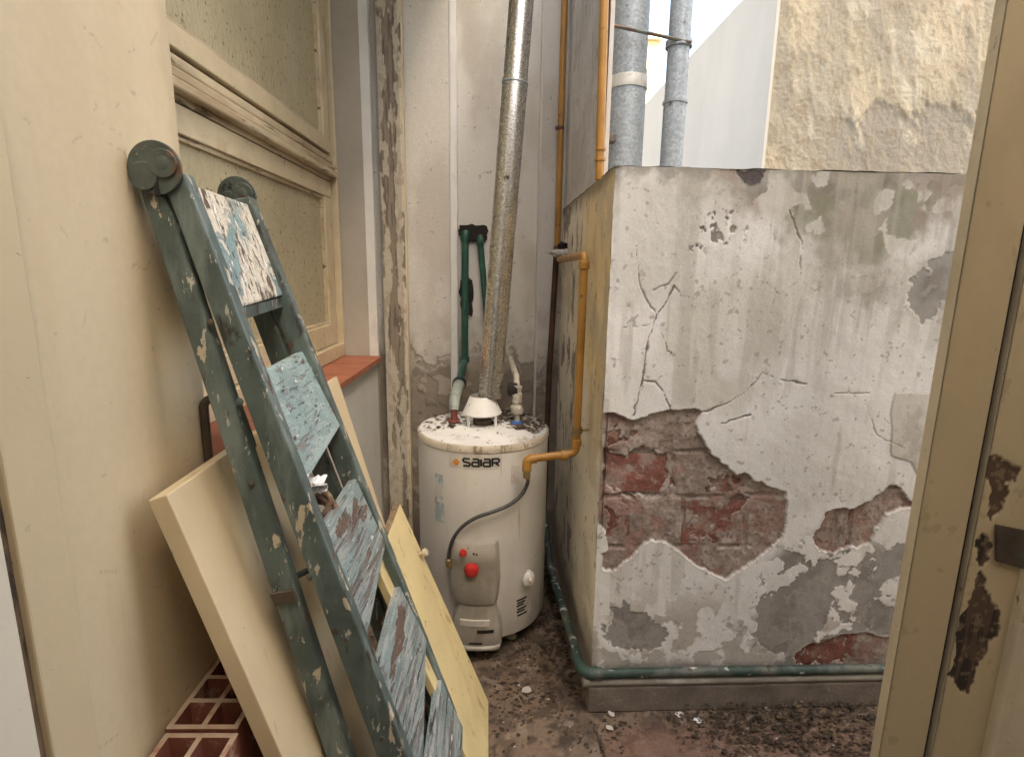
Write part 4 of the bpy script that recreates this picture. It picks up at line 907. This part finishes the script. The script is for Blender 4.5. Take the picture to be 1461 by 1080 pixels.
# ================================================================== DOOR FRAME ON THE RIGHT
df = thing('door_frame', (.65, .65, 0), 'chipped cream wooden door frame with dark rebate and worn latch plate', 'door frame')
def fgrid(name, x0, x1, Y, chips, seed, base=(.52,.415,.255)):
    u = np.linspace(x0, x1, 120); v = np.linspace(0, 2.3, 900); uu, vv = np.meshgrid(u, v)
    n1 = fbm(uu, vv*.5, 6, seed); n2 = fbm(uu, vv, 45, seed+1); n3 = fbm(uu, vv, 130, seed+2)
    c = np.ones(uu.shape+(3,))*np.array(base); c = mixc(c, tuple(x*.78 for x in base), sstep(.45,.7,n1)*.6)
    c = mixc(c, (.25,.18,.10), sstep(.74,.78,n2)*.3)
    k = np.zeros_like(uu)
    for ch in chips:
        pts = [(ony(x, y, Y).x, ony(x, y, Y).z) for x, y in ch]
        k = np.maximum(k, sstep(.001,-.0012,sdist(uu, vv, pts)-.003+(n2-.5)*.020+(n3-.5)*.010))
    c = mixc(c, (.075,.042,.028), k*.95); c = mixc(c, (.022,.016,.013), k*sstep(.46,.56,fbm(uu, vv*.2, 60, seed+7))*.85); c = mixc(c, (.30,.22,.13), sstep(.0,1.,k)*sstep(.60,.66,n3)*.5)
    return painted_grid(name, (0, Y, 0), (1,0,0), (0,0,1), (0,-1,0), u, v, c, (n1-.5)*.001-k*.0015, M['vc_frame'], df)
fx0 = ony(1347, 540, .65).x; fx1 = ony(1419, 540, .65).x
fgrid('stile', fx0, fx1, .65, [[(1385,232),(1392,230),(1390,250),(1382,250)]], 401)
MB().box(fx0+.0005, fx1, .653, .668, 0, 2.3).build('jamb', M['cream_wood'], df)
MB().box(fx1, fx1+.012, .660, .668, 0, 2.3).build('rebate', M['gap'], df)
fx2 = fx1+.012
fgrid('door_edge', fx2, fx2+.075, .648, [[(1412,655),(1428,662),(1455,670),(1452,688),(1436,690),(1440,705),(1425,725),(1414,742),(1408,735),(1415,700),(1410,680)], [(1398,775),(1405,770),(1412,780),(1408,800),(1398,808),(1393,800)],
   [(1398,815),(1405,840),(1412,860),(1422,880),(1418,900),(1410,930),(1396,950),(1388,965),(1380,985),(1365,975),(1360,960),(1368,930),(1372,900),(1380,870),(1388,845)], [(1392,520),(1398,515),(1400,530),(1394,534)]], 431)
MB().box(fx2+.0005, fx2+.075, .6505, .668, 0, 2.3).build('door_stile', M['cream_wood'], df)
MB().box(fx2+.075, fx2+.095, .632, .668, 0, 2.3).build('moulding', M['cream_wood'], df, bevel=.008, seg=3)
MB().box(fx2+.095, fx2+.6, .644, .668, 0, 2.3).build('door_panel', M['cream_wood'], df)
q0 = ony(1421, 748, .645); q1 = ony(1421, 800, .645)
MB().hexa([(q1.x,.6435,q1.z),(q1.x+.06,.6435,q1.z-.018),(q1.x+.06,.647,q1.z-.018),(q1.x,.647,q1.z),(q0.x,.6435,q0.z),(q0.x+.06,.6435,q0.z-.012),(q0.x+.06,.647,q0.z-.012),(q0.x,.647,q0.z)]).build('latch_plate', M['rust'], df, bevel=.001)

# ================================================================== LITTER
def flakes(name, n, fn, smin, smax, mat, seed, parent=None):
    rnd = random.Random(seed); mb = MB()
    for _ in range(n):
        p = fn(rnd)
        if p is None: continue
        s = rnd.uniform(smin, smax)*(.5+rnd.random()); a = rnd.uniform(0, 6.28); k = rnd.randint(4, 6)
        tx, ty = rnd.uniform(-.5,.5), rnd.uniform(-.5,.5); el_ = rnd.uniform(.4,1); ring = []
        for i in range(k):
            t = a+2*math.pi*i/k; r = s*rnd.uniform(.6,1.1); dx, dy = r*math.cos(t), r*math.sin(t)*el_
            ring.append(Vector((p[0]+dx, p[1]+dy, p[2]+abs(dx*tx+dy*ty)+.001)))
        top = Vector((p[0], p[1], p[2]+s*.45+.001))
        mb.add(ring+[top], [(i, (i+1) % k, k) for i in range(k)])
    o = mb.build(name, mat, parent); return o
def floor_spot(r):
    x = r.uniform(-.05, 1.35); y = r.uniform(.95, 1.85)
    if x > .27 and y > 1.40: return None
    d = mnoise.noise(Vector((x*4.5, y*4.5, 3)))
    if r.random() > .16+1.1*d+.55*max(0, min(1, (x-.45)/.5)): return None
    return (x, y, 0)
tag(flakes('leaf_litter', 11000, floor_spot, .002, .008, M['litter'], 1), 'dark dried leaf litter and dirt scattered over the floor', 'leaf litter', kind='stuff')
tag(flakes('plaster_crumbs', 900, floor_spot, .0015, .005, M['chip'], 2), 'pale plaster crumbs sprinkled over the dirty floor', 'debris', kind='stuff')
def heap_spot(r):
    x = r.uniform(.55, 1.4); y = 1.43-abs(r.gauss(0, .14)); 
    if r.random() > .25+.9*max(0, min(1, (x-.6)/.35)): return None
    return (x, y, max(0, .028*(1-(1.43-y)/.2))*r.random())
tag(flakes('swept_litter', 1900, heap_spot, .003, .010, M['litter'], 12), 'dark dry leaves heaped along the kerb under the conduit', 'leaf litter', kind='stuff')
def gap_spot(r): return (r.uniform(.20,.30), r.uniform(1.5,2.4), 0)
tag(flakes('gap_litter', 500, gap_spot, .004, .014, M['litter'], 6), 'black litter heaped in the gap between heater and block', 'leaf litter', kind='stuff')
def top_spot(r):
    a = r.uniform(-.5, 3.6); d = .225*math.sqrt(r.random())
    x, y = d*math.cos(a), d*math.sin(a)
    if r.random() > (.25 if x < .02 else .95): return None
    return (HX+x, HY+y, H1+.006)
tag(flakes('heater_litter', 900, top_spot, .003, .013, M['litter'], 3), 'black leaf debris lying on the heater top', 'leaf litter', kind='stuff')
for i, (x, y, s, m_, lab) in enumerate([(751,985,.020,'chip','pale oval plaster flake on bare cement in front of the heater'), (970,1020,.014,'paper','small white torn scrap on the floor before the kerb'), (994,1028,.015,'paper','curled white scrap on the floor beside a torn scrap'),
        (1088,1006,.017,'chip','beige plaster flake lying against the kerb foot'), (872,1018,.012,'chip','greyish plaster crumb at the floor joint near the kerb corner'), (869,1038,.014,'chip','pale plaster flake lying beside the floor joint')]):
    p = onz(x, y, .004); rnd = random.Random(40+i); k = 9
    ring = [p+Vector((s*rnd.uniform(.6,1.2)*math.cos(2*math.pi*j/k), s*.9*rnd.uniform(.6,1.2)*math.sin(2*math.pi*j/k), rnd.uniform(0,.004))) for j in range(k)]
    o = MB().prism(ring, (0,0,.0014)).build('plaster_flake' if m_ == 'chip' else 'paper_scrap', M[m_]); tag(o, lab, 'debris')
